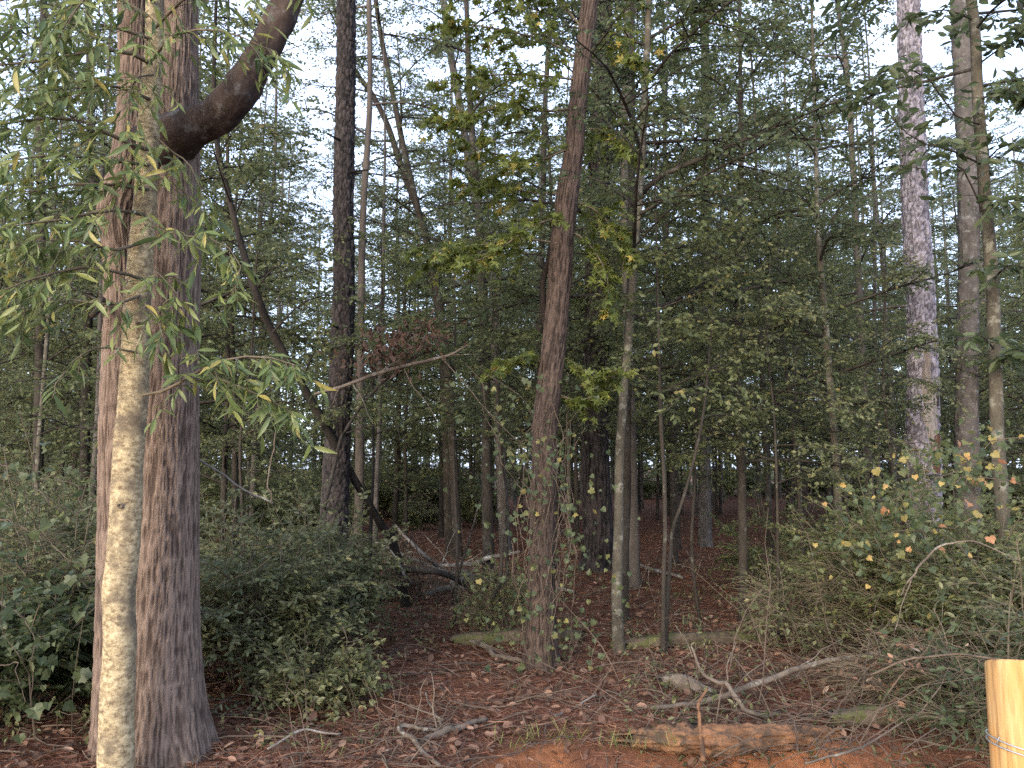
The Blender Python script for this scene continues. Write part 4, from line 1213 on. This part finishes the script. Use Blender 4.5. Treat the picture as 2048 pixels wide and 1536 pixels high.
vine('climbing_vine', 'tangled vine with scattered yellow leaves wrapping the lower part of the leaning middle trunk',
     [[(1060, 1340, 5.7), (1075, 1200, 5.6), (1120, 1050, 5.6), (1100, 930, 5.6), (1040, 800, 5.5), (960, 740, 5.4)], [(1110, 1340, 5.7), (1100, 1150, 5.6), (1060, 1000, 5.6), (1120, 880, 5.6), (1090, 760, 5.7)],
      [(1090, 1320, 5.6), (1130, 1180, 5.6), (1140, 1020, 5.6), (1080, 900, 5.5), (1010, 860, 5.4), (930, 720, 5.4)], [(1050, 1300, 5.7), (1040, 1150, 5.6), (1060, 1040, 5.5), (1000, 900, 5.4), (960, 820, 5.4)],
      [(1140, 1300, 5.8), (1150, 1100, 5.7), (1110, 990, 5.6), (1130, 900, 5.6)], [(1070, 1330, 5.6), (1095, 1230, 5.55), (1075, 1120, 5.55), (1105, 1000, 5.55), (1090, 860, 5.6)]],
     520, 0, size=.040, vlo=0, vhi=.9, parts=160, rad=.45)
TANGLE = True
g = Geo()
m_, k_ = 24, 9
s_ = np.linspace(0, 1, k_)
z0 = rng.uniform(0, .9, m_); z1 = z0 + rng.uniform(.5, 1.6, m_)
zz = z0[:, None] + (z1 - z0)[:, None] * s_
cc = np.stack([np.interp(zz, pD[:, 2], pD[:, q]) for q in range(3)], -1)
aa = rng.uniform(0, 6.28, m_)[:, None] + np.cumsum(rng.normal(0, .35, (m_, k_)), 1)
rr = .10 + np.abs(np.cumsum(rng.normal(0, .045, (m_, k_)), 1))
Q = cc + np.stack([np.cos(aa) * rr, np.sin(aa) * rr, np.cumsum(rng.normal(0, .03, (m_, k_)), 1)], -1)
Q[..., 2] = np.maximum(Q[..., 2], gz(Q[..., 0], Q[..., 1]) + .01)
Qs = np.stack([smooth_path(q, 26) for q in Q])
add_tubes(g, Qs, rng.uniform(.0018, .005, (m_, 1)) * np.ones((1, 26)), 4)
o = g.build('tangled_stems', M['twig'], smooth=True); o['kind'] = 'stuff'
# thick woody vine hugging the trunk
gv = Geo()
add_tube(gv, [at(1100, 700, 5.98), at(1090, 640, 5.9), at(1086, 570, 5.9), at(1100, 510, 5.95), at(1112, 440, 6.0), at(1128, 350, 6.0), at(1150, 230, 5.95), at(1165, 120, 5.95), at(1172, 0, 5.95)], [.022, .022, .024, .021, .018, .016, .015, .014, .012], 40, 8, wob=.01)
bv = gv.v[0][0].copy()
tag(gv.build('woody_vine', M['bark_center'], smooth=True), 'thick woody vine looping off the left side of the leaning middle trunk', 'vine')

# ================================================================== DEAD WOOD
def log(name, label, pts, radii, mat, ns=26, amp=.02, style='furrow', scale=1.4, cat='log', rag=.06, seed=1):
    P = np.hstack([np.array([np.asarray(p, float) for p in pts]), np.array(radii, float)[:, None]])
    G, h, (X, rad, U, Vv) = bark_tube(P, ns, .02, style, amp, scale, seed=seed)
    V = G.v[0].reshape(-1, ns, 3)
    T = nrm(np.gradient(X, axis=0))
    for e, sg in ((0, -1), (-1, 1)):
        j = rng.uniform(-1, 1, ns) * rag
        V[e] += sg * T[e] * j[:, None] + (X[e] - V[e]) * rng.uniform(0, .5, (ns, 1))
        c = (V[e].mean(0) - sg * T[e] * .02)[None]
        n0 = G.n
        G.add(c, np.zeros((0, 3), int))
        st = 0 if e == 0 else (len(X) - 1) * ns
        i = np.arange(ns)
        G.f.setdefault(3, []).append(np.stack([st + i, st + (i + 1) % ns, np.full(ns, n0)], 1))
        G.a.setdefault(3, []).append(np.full(ns, .5))
    base = X[0].copy()
    shift(G, base)
    hh = np.full(G.n, .5); hh[:len(h)] = h
    o = G.build(name, M[mat], smooth=True, vattr={'h': hh})
    o.location = base
    return tag(o, label, cat)

def stick(name, label, pts, radii, mat, cat='branch', sides=8, n=24, wob=.012, forks=(), cap=True):
    g = Geo()
    P = np.array([np.asarray(p, float) for p in pts])
    X = add_tube(g, P, radii, n, sides, wob=wob, cap=cap)
    base = X[0].copy()
    for t, dv, L, r in forks:
        p0 = X[int(t * (n - 1))]
        dv = nrm(np.array(dv, float))
        k = np.linspace(0, 1, 4)[:, None]
        add_tube(g, p0 + dv * L * k + np.array([0, 0, -.12]) * L * k ** 2, np.linspace(r, r * .4, 4), 8, 5, wob=.02)
    shift(g, base)
    o = g.build(name, M[mat], smooth=True)
    o.location = base
    return tag(o, label, cat)
dO = 6.9
stick('broken_branch', 'pale snapped branch hanging across the straight dark pine, torn end at left', [at(628, 790, 6.4), at(690, 772, 6.35), at(760, 746, 6.3), at(840, 724, 6.25), at(900, 708, 6.2), at(935, 690, 6.2)], [.010, .015, .017, .014, .010, .005], 'dead_wood',
      forks=((.3, (.3, -.1, -.5), .35, .006), (.45, (.5, 0, .4), .5, .007), (.6, (.5, -.2, -.6), .5, .006), (.7, (.6, .1, .2), .5, .006), (.85, (.6, -.1, -.6), .6, .006), (.2, (-.3, -.2, -.5), .2, .004)))
stick('broken_branch', 'dark bent branch slanting up past the foot of the straight dark pine', [at(648, 1020, 6.6), at(664, 945, 6.6), at(690, 865, 6.55), at(730, 800, 6.5), at(790, 745, 6.45), at(850, 700, 6.4)], [.018, .017, .015, .013, .010, .006], 'bark_dark',
      forks=((.4, (.5, 0, .2), .5, .007), (.6, (.3, 0, .7), .5, .008), (.75, (.2, -.2, -.6), .5, .006), (.9, (.5, 0, .6), .4, .005)))
stick('dry_vine', 'pale bare shoot curving down into the shrubs right of the massive brown trunk', [at(395, 918, 4.6), at(440, 945, 4.6), at(490, 980, 4.6), at(545, 1005, 4.6)], [.006, .006, .006, .005], 'grey_wood', 'vine', 6, wob=.006)
stick('dry_vine', 'pale bare twig dangling under the long leaves right of the massive trunk', [at(553, 860, 3.6), at(545, 915, 3.6), at(535, 960, 3.62), at(545, 1005, 3.65)], [.0025, .003, .003, .0025], 'dead_wood', 'vine', 6, wob=.006)
stick('fallen_branch', 'whitish fallen branch propped against the foot of the dark trunk left of centre', [gpt(880, 1150, .12), at(940, 1128, 9.6), at(985, 1115, 9.5), at(1040, 1104, 9.4)], [.022, .03, .028, .018], 'grey_wood', forks=((.3, (-.4, 0, .5), .6, .008), (.55, (.5, -.2, .4), .4, .007)))
log('fallen_log', 'mossy fallen log lying across the clearing behind the leaning middle trunk', [gpt(905, 1290, .03), gpt(980, 1290, .05), gpt(1060, 1285, .05), gpt(1160, 1282, .03)], [.05, .06, .06, .05], 'log')
log('fallen_log', 'rotting fallen log running right from the slim pale trunk across the litter', [gpt(1250, 1300, .03), gpt(1330, 1296, .05), gpt(1430, 1290, .05), gpt(1560, 1286, .03)], [.045, .055, .055, .04], 'log', seed=2)
log('fallen_log', 'orange rotten log lying along the top of the clay bank', [gpt(1255, 1478, .005), gpt(1340, 1482, .015), gpt(1450, 1486, .02), gpt(1560, 1480, .015), gpt(1680, 1468, .0)], [.03, .06, .068, .055, .03], 'rot_wood', 44, .045, seed=3, rag=.16, scale=1.0)
log('fallen_log', 'dark rotting log on the bank right of the orange rotten log', [gpt(1660, 1452, .04), gpt(1760, 1450, .05), gpt(1880, 1440, .03)], [.045, .055, .04], 'log', seed=4)
log('split_wood', 'split length of pale brown wood behind the orange rotten log', [gpt(1325, 1372, .05), gpt(1370, 1386, .06), gpt(1410, 1396, .04)], [.03, .05, .03], 'dead_wood', 24, .03, cat='wood', seed=5, rag=.1)
stick('fallen_branch', 'long pale fallen branch slanting up right over the brush pile', [gpt(1300, 1432, .05), at(1400, 1404, 4.9), at(1500, 1372, 5.0), at(1620, 1332, 5.2), at(1765, 1302, 5.4)], [.012, .018, .02, .018, .012], 'dead_wood', n=36, forks=((.3, (.6, .2, .5), .4, .006), (.6, (.6, .3, .3), .5, .006)))
stick('fallen_branch', 'crusty white lichen branch bent like a hook on the brush pile', [at(1385, 1290, 4.9), at(1400, 1335, 4.85), at(1430, 1368, 4.8), at(1458, 1368, 4.75), at(1474, 1400, 4.7), at(1505, 1428, 4.65), gpt(1565, 1440, .03)], [.006, .009, .011, .013, .014, .013, .011], 'dead_wood', n=36, forks=((.45, (.2, .1, .8), .28, .006), (.1, (-.3, .1, .6), .25, .004)))
stick('fallen_branch', 'thin reddish stick standing against the clay bank below the split wood', [gpt(1408, 1532, .03), at(1404, 1480, 4.28), at(1398, 1410, 4.4), at(1415, 1375, 4.5)], [.014, .012, .010, .006], 'rot_wood', n=20, wob=.006)
stick('fallen_branch', 'curved fallen branch running from the mossy log to the foot of the leaning trunk', [gpt(915, 1285, .06), gpt(960, 1300, .04), gpt(1000, 1325, .04), gpt(1060, 1338, .03)], [.02, .022, .02, .014], 'dead_wood')
stick('fallen_branch', 'crooked grey branch with raised twigs in the litter at the bottom left of the clearing', [gpt(850, 1395, .03), gpt(880, 1470, .03), gpt(800, 1470, .05), gpt(830, 1500, .04), gpt(880, 1535, .03)], [.005, .009, .013, .014, .010], 'dead_wood', n=30, forks=((.5, (-.1, 0, .9), .35, .006), (.6, (.2, 0, .8), .3, .005), (.4, (-.6, .1, .3), .4, .005)))
stick('fallen_branch', 'half buried brown branch rising from the litter left of the bank', [gpt(840, 1492, .02), gpt(900, 1470, .03), gpt(975, 1446, .02)], [.014, .02, .012], 'dead_wood')
stick('fallen_branch', 'slanting grey stick leaning in the litter beside the leaning trunk', [gpt(1110, 1440, .02), at(1150, 1415, 4.9), at(1192, 1390, 5.0)], [.007, .008, .005], 'grey_wood', wob=.006)
stick('fallen_branch', 'pale fallen pole on the red litter behind the slim pale trunk', [gpt(1260, 1130, .04), gpt(1310, 1148, .05), gpt(1365, 1160, .03)], [.03, .028, .02], 'grey_wood')
stick('fallen_branch', 'dark fallen pole under the evergreen shrub, sloping right', [gpt(735, 1215, .05), gpt(780, 1205, .1), gpt(835, 1180, .08)], [.045, .05, .04], 'bark_dark', 'log')
stick('fallen_branch', 'bleached forked branch upright between the evergreen shrub and the clearing', [gpt(830, 1172, .02), at(815, 1158, 7.4), at(800, 1130, 7.4), at(782, 1100, 7.5)], [.012, .014, .012, .008], 'grey_wood', forks=((.4, (.2, 0, .9), .3, .008),))
stick('fallen_branch', 'long tan arching stem above the brush, running to the wooden post', [at(1740, 1350, 4.4), at(1800, 1325, 4.3), at(1890, 1308, 4.2), at(1990, 1318, 4.1), at(2060, 1330, 4.1)], [.006, .006, .006, .005, .004], 'twig', 'branch', 6, 30, .01)
stick('fallen_branch', 'bowed pale sapling stem arching over the right thicket', [at(1800, 1190, 4.8), at(1850, 1120, 4.8), at(1880, 1095, 4.8), at(1950, 1085, 4.7), at(2040, 1120, 4.6)], [.004, .007, .006, .005, .003], 'dead_wood', 'branch', 6, 30, .012, forks=((.2, (-.3, 0, -.7), .3, .005),))
stick('fallen_branch', 'thin curved twig lying on the bank at the bottom right', [gpt(1610, 1532, .02), gpt(1700, 1520, .04), gpt(1770, 1490, .05), at(1860, 1400, 4.3), at(1900, 1330, 4.4)], [.006, .007, .006, .005, .003], 'dead_wood', 'branch', 6, 30, .012)
stick('fallen_branch', 'thin bent branch rising from the lower shrub left of the bank', [gpt(540, 1515, .04), gpt(600, 1500, .10), gpt(680, 1498, .08)], [.006, .007, .004], 'grey_wood', 'branch', 6, 20, .012)
stick('tree_stump', 'pale broken stump of wood beside the whitish fallen branch', [gpt(905, 1175, .02), gpt(925, 1168, .10), gpt(948, 1170, .05)], [.07, .08, .04], 'grey_wood', 'stump', 9, 10)
stick('fallen_pole', 'grey fallen pole lying behind the mossy log by the leaning trunk', [gpt(1035, 1172, .04), gpt(1090, 1178, .05), gpt(1150, 1190, .03)], [.03, .03, .02], 'grey_wood', 'log')

# the pile of dead limbs left of the leaning trunk
for lab, pts, rad, mt, fk in (
        ('bleached dead limb pointing up left out of the pile behind the evergreen shrubs', [gpt(905, 1165, .05), at(860, 1120, 8.6), at(815, 1078, 8.7), at(790, 1050, 8.8)], [.022, .022, .018, .010], 'grey_wood', ((.5, (.3, 0, .8), .5, .008), (.7, (-.5, 0, .2), .4, .006))),
        ('dark crooked dead limb lying over the pile behind the evergreen shrubs', [gpt(770, 1170, .15), at(830, 1140, 8.0), at(890, 1150, 8.1), gpt(950, 1190, .05)], [.03, .034, .03, .018], 'bark_dark', ((.4, (.2, 0, .9), .5, .010), (.6, (-.3, 0, .8), .4, .008))),
        ('long thin grey limb sloping down right across the limb pile', [at(750, 1085, 8.5), at(830, 1120, 8.6), at(910, 1148, 8.8), gpt(1000, 1160, .04)], [.010, .014, .016, .014], 'grey_wood', ((.3, (.1, 0, -.6), .3, .005), (.6, (.4, 0, .5), .4, .006))),
        ('short whitish log end showing low in the limb pile', [gpt(850, 1195, .04), gpt(890, 1188, .06), gpt(930, 1180, .04)], [.034, .036, .03], 'grey_wood', ()),
        ('slender dark limb propped steeply against the trunk left of the leaning middle trunk', [gpt(905, 1195, .03), at(925, 1120, 8.8), at(950, 1040, 9.0), at(968, 985, 9.1)], [.016, .015, .012, .007], 'bark_dark', ((.5, (-.5, 0, .4), .5, .006),))):
    stick('dead_limb', lab, pts, rad, mt, 'branch', forks=fk)

# dead leaf cluster caught in the snapped branches
g = Geo()
n_ = 420
c = np.array([at(790, 690, 6.3), at(830, 672, 6.3), at(770, 720, 6.35)])
pos = c[rng.integers(0, 3, n_)] + rng.normal(0, .12, (n_, 3)) * np.array([1.5, 1, .7])
add_leaves(g, 'oval', pos, rng.normal(0, 1, (n_, 3)) - UP * .5, rng.normal(0, 1, (n_, 3)), rng.uniform(.04, .08, n_), .03, rng.uniform(0, .12, n_))
o = tag(g.build('dead_leaf_cluster', M['leaf_dead']), 'clump of dead brown leaves caught above the pale snapped branch', 'leaf clump'); o['kind'] = 'stuff'

# dry brush: countless thin bare stems
def brush(n, boxes, L, r, mat, arch=.5, name='dead_brush'):
    g = Geo()
    for (x0, x1, y0, y1, m) in boxes:
        k = 7
        px = rng.uniform(x0, x1, m); py = rng.uniform(y0, y1, m)
        p0 = np.array([gpt(a, b) for a, b in zip(px, py)])
        az = rng.uniform(0, 6.28, m); el = np.abs(rng.normal(.45, .45, m))
        d = np.stack([np.cos(az) * np.cos(el), np.sin(az) * np.cos(el) * .7, np.sin(el)], 1)
        s = np.linspace(0, 1, k)[None, :, None]
        ll = (L * rng.uniform(.35, 1.5, m))[:, None, None]
        Q = p0[:, None, :] + d[:, None, :] * ll * s - UP * arch * ll * s ** 2 * rng.uniform(.1, 1, (m, 1, 1)) + rng.normal(0, .02, (m, k, 3)) * ll * s + rng.normal(0, .25, (m, 1, 3)) * ll * s ** 2
        zf = gz(Q[..., 0], Q[..., 1]) + .01
        Q[..., 2] = np.maximum(Q[..., 2], zf)
        rr = r * rng.uniform(.5, 1.5, (m, 1)) * np.linspace(1, .4, k)[None]
        add_tubes(g, Q, rr, 4)
    o = g.build(name, M[mat]); o['kind'] = 'stuff'
    return o
brush(0, [(1400, 2048, 1330, 1520, 230), (1560, 2048, 1200, 1340, 160), (1180, 1420, 1330, 1480, 60)], .65, .0032, 'twig')
brush(0, [(760, 1060, 1100, 1260, 130), (560, 900, 1460, 1536, 60), (1000, 1200, 1250, 1420, 60)], .5, .003, 'twig')
brush(0, [(850, 1700, 1060, 1240, 110), (800, 1000, 1080, 1180, 90)], .6, .004, 'dead_wood')
brush(0, [(0, 210, 1150, 1500, 60), (1500, 2048, 1110, 1300, 160)], 1.3, .004, 'stem', .35, 'bramble_stems')

# ================================================================== LITTER ON THE GROUND
def litter():
    # pine straw
    g = Geo()
    n = 80000
    y = 3.5 + (17 - 3.5) * rng.uniform(0, 1, n) ** 1.7
    x = rng.uniform(-.72, .72, n) * y
    z = gz(x, y) + rng.uniform(.004, .03, n)
    az = rng.uniform(0, 6.28, n)
    d = np.stack([np.cos(az), np.sin(az), rng.normal(0, .12, n)], 1)
    L = rng.uniform(.08, .2, n)
    add_leaves(g, 'rhomb', np.stack([x, y, z], 1), d, UP + rng.normal(0, .4, (n, 3)), L, .0028 + .0006 * (y - 3.5), np.clip(rng.normal(.45, .25, n) + .2 * vnoise(np.stack([x, y, 0 * x], 1) * 2, 4), 0, 1))
    o = g.build('pine_straw', M['straw']); o['kind'] = 'stuff'
    g = Geo()
    n = 26000
    y = 3.4 + (26 - 3.4) * rng.uniform(0, 1, n) ** 1.6
    x = rng.uniform(-.72, .72, n) * y
    z = gz(x, y) + rng.uniform(.008, .04, n)
    az = rng.uniform(0, 6.28, n)
    d = np.stack([np.cos(az), np.sin(az), rng.normal(0, .35, n)], 1)
    L = rng.uniform(.03, .075, n)
    add_leaves(g, 'oval', np.stack([x, y, z], 1), d, UP + rng.normal(0, .5, (n, 3)), L, L * rng.uniform(.35, .7, n), np.clip(rng.beta(1.3, 2.2, n), 0, 1))
    o = g.build('fallen_leaves', M['leaf_dead']); o['kind'] = 'stuff'
    g = Geo()
    n = 2600
    y = 3.5 + (13 - 3.5) * rng.uniform(0, 1, n) ** 1.5
    x = rng.uniform(-.7, .7, n) * y
    k = 4
    az = rng.uniform(0, 6.28, n)
    d = np.stack([np.cos(az), np.sin(az), rng.normal(.03, .1, n)], 1)
    Q = np.stack([x, y, gz(x, y) + rng.uniform(.008, .035, n)], 1)[:, None] + d[:, None] * (rng.uniform(.08, .5, n)[:, None] * np.linspace(0, 1, k))[..., None] + rng.normal(0, .012, (n, k, 3))
    Q[..., 2] = np.maximum(Q[..., 2], gz(Q[..., 0], Q[..., 1]) + .006)
    add_tubes(g, Q, rng.uniform(.0018, .006, (n, 1)) * np.linspace(1, .5, k)[None], 4)
    o = g.build('twig_litter', M['twig']); o['kind'] = 'stuff'
    # low seedlings
    g = Geo()
    n = 1500
    y = 4.2 + 7 * rng.uniform(0, 1, n) ** 1.3
    x = rng.uniform(-.68, .68, n) * y
    keep = (np.abs(pxof(x, y) - 1000) > 230) | (y > 6)
    x, y = x[keep], y[keep]; n = len(x)
    pos = np.repeat(np.stack([x, y, gz(x, y) + .03], 1), 6, 0) + np.abs(rng.normal(0, .05, (n * 6, 3)))
    add_leaves(g, 'oval', pos, rng.normal(0, 1, (n * 6, 3)), UP + rng.normal(0, .5, (n * 6, 3)), rng.uniform(.02, .05, n * 6), .02, rng.uniform(0, 1, n * 6))
    o = g.build('seedlings', M['leaf_shrub']); o['kind'] = 'stuff'
    # grass on the lip of the bank
    g = Geo()
    c = [(1060, 1490), (1100, 1478), (1130, 1488), (1230, 1494), (1245, 1500), (1010, 1500), (1150, 1482), (660, 1510), (1330, 1500)]
    for px, py in c:
        m = 12
        b = gpt(px, py)
        pos = b + rng.normal(0, .035, (m, 3)) * np.array([1.6, 1, 0])
        az = rng.uniform(0, 6.28, m)
        d = np.stack([np.cos(az) * .6, np.sin(az) * .6 - .15, np.full(m, .8)], 1)
        add_leaves(g, 'lance', pos, d, nrm(np.stack([-np.cos(az), -np.sin(az), np.full(m, .8)], 1)), rng.uniform(.06, .15, m), .005, rng.uniform(0, 1, m))
    o = g.build('grass', M['grass']); o['kind'] = 'stuff'
litter()

# ================================================================== FENCE POST AND WIRE
def post_mat():
    m, N, L, out = newmat('post_wood')
    tc = N.new('ShaderNodeTexCoord')
    mp = N.new('ShaderNodeMapping'); mp.inputs['Scale'].default_value = (1, 1, .05)
    L.new(tc.outputs['Object'], mp.inputs[0])
    n = N.new('ShaderNodeTexNoise'); n.inputs['Scale'].default_value = 60; n.inputs['Detail'].default_value = 9; n.inputs['Roughness'].default_value = .55; n.inputs['Distortion'].default_value = .4
    L.new(mp.outputs[0], n.inputs['Vector'])
    r = ramp(N, [(.34, (.22, .12, .05)), (.44, (.42, .25, .10)), (.56, (.52, .36, .17)), (.72, (.38, .20, .07))])
    L.new(n.outputs['Fac'], r.inputs[0])
    n2 = N.new('ShaderNodeTexNoise'); n2.inputs['Scale'].default_value = 9; n2.inputs['Detail'].default_value = 3
    mp2 = N.new('ShaderNodeMapping'); mp2.inputs['Scale'].default_value = (1, 1, .35)
    L.new(tc.outputs['Object'], mp2.inputs[0]); L.new(mp2.outputs[0], n2.inputs['Vector'])
    r2 = ramp(N, [(.5, (0, 0, 0)), (.66, (1, 1, 1))])
    L.new(n2.outputs['Fac'], r2.inputs[0])
    mx = N.new('ShaderNodeMix'); mx.data_type = 'RGBA'
    L.new(r2.outputs[0], mx.inputs[0]); L.new(r.outputs[0], mx.inputs[6]); mx.inputs[7].default_value = (.44, .18, .04, 1)
    p = N.new('ShaderNodeBsdfPrincipled'); p.inputs['Roughness'].default_value = .85; p.inputs['Specular IOR Level'].default_value = .15
    n4 = N.new('ShaderNodeTexNoise'); n4.inputs['Scale'].default_value = 26; n4.inputs['Detail'].default_value = 7; n4.inputs['Roughness'].default_value = .7
    mp4 = N.new('ShaderNodeMapping'); mp4.inputs['Scale'].default_value = (1, 1, .14)
    L.new(tc.outputs['Object'], mp4.inputs[0]); L.new(mp4.outputs[0], n4.inputs['Vector'])
    r4 = ramp(N, [(.54, (0, 0, 0)), (.70, (.7, .7, .7))])
    L.new(n4.outputs['Fac'], r4.inputs[0])
    m4 = N.new('ShaderNodeMix'); m4.data_type = 'RGBA'
    L.new(r4.outputs[0], m4.inputs[0]); L.new(mx.outputs[2], m4.inputs[6]); m4.inputs[7].default_value = (.20, .13, .075, 1)
    L.new(m4.outputs[2], p.inputs['Base Color'])
    bp = N.new('ShaderNodeBump'); bp.inputs['Strength'].default_value = .25; bp.inputs['Distance'].default_value = .004
    L.new(n.outputs['Fac'], bp.inputs['Height']); L.new(bp.outputs[0], p.inputs['Normal'])
    L.new(p.outputs[0], out.inputs['Surface'])
    return m
def build_post():
    d, rp = 1.52, .064
    c = at(2046, 1324, d)
    z0 = float(gz(c[0], c[1])) - .4
    ns = 200
    th = np.arange(ns) * 2 * math.pi / ns
    zt = c[2] - .004
    levels = np.concatenate([np.linspace(z0, zt - .03, 60), [zt - .004, zt]])
    V = []
    for i, z in enumerate(levels):
        r = rp * (1 + .012 * vnoise(np.stack([np.cos(th) * 2, np.sin(th) * 2, np.full(ns, z * 2)], 1), 3) + .006 * vnoise(np.stack([np.cos(th) * 9, np.sin(th) * 9, np.full(ns, z * .6)], 1), 4))
        for t0_, dp, zz0, zz1 in ((4.05, .0035, -9, 9), (4.62, .0022, zt - .5, 9), (3.55, .0025, -9, zt - .12)):
            if zz0 < z < zz1:
                r = r - rp * dp / .064 * np.exp(-((th - t0_ - .03 * math.sin(z * 14)) / .022) ** 2)
        if i == len(levels) - 1:
            r = r - .0035
        x, y = np.cos(th) * r, np.sin(th) * r
        zz = np.full(ns, z)
        k = np.clip((z - (zt - .25)) / .25, 0, 1)
        zz = zz + k * (-.14 * x - .30 * y)
        V.append(np.stack([x, y, zz], 1))
    V = np.concatenate(V) + np.array([c[0], c[1], 0])
    n = len(levels)
    i = np.arange(n - 1)[:, None] * ns
    a, b = np.arange(ns)[None], ((np.arange(ns) + 1) % ns)[None]
    g = Geo()
    g.add(V, np.stack([i + a, i + b, i + b + ns, i + a + ns], -1).reshape(-1, 4))
    # end grain
    top = V[-ns:]
    n0 = (n - 1) * ns
    g.add(top.mean(0)[None], np.zeros((0, 3), int))
    idx = np.arange(ns)
    g.f.setdefault(3, []).append(np.stack([n0 + idx, n0 + (idx + 1) % ns, np.full(ns, g.n - 1)], 1))
    g.a.setdefault(3, []).append(np.full(ns, .5))
    base = np.array([c[0], c[1], z0])
    shift(g, base)
    o = g.build('fence_post', post_mat(), smooth=True)
    o.location = base
    tag(o, 'peeled yellow wooden fence post in the lower right corner', 'post')
    # wire wrapped round it
    m, N, L, out = newmat('galvanised_wire')
    p = N.new('ShaderNodeBsdfPrincipled'); p.inputs['Metallic'].default_value = .7; p.inputs['Roughness'].default_value = .5; p.inputs['Base Color'].default_value = (.42, .41, .39, 1)
    L.new(p.outputs[0], out.inputs['Surface'])
    M['wire'] = m
    zw = at(1985, 1512, d - .06)[2]
    a = np.linspace(0, 4 * math.pi, 90)
    P = np.stack([c[0] + np.cos(a) * (rp + .004), c[1] + np.sin(a) * (rp + .004), zw + .004 * np.sin(a * .5) - .006 * a / 12 - .09 * np.cos(a) * .12], 1)
    g = Geo()
    add_tubes(g, P[None], np.full((1, 90), .0016), 6)
    e = np.array([c[0] - rp - .002, c[1] - .01, zw + .006])
    add_tube(g, [e, e + np.array([-.006, -.012, .004]), e + np.array([-.004, -.016, .016])], [.0016, .0016, .0014], 8, 6)
    t = P[70]
    add_tube(g, [t, np.array([c[0] + .3, c[1] - .1, zw - .02]), np.array([c[0] + 1.6, c[1] - .3, zw - .03])], [.0016, .0016, .0016], 12, 6)
    tag(g.build('fence_wire', m, smooth=True), 'thin grey wire wound round the yellow fence post', 'wire')
build_post()
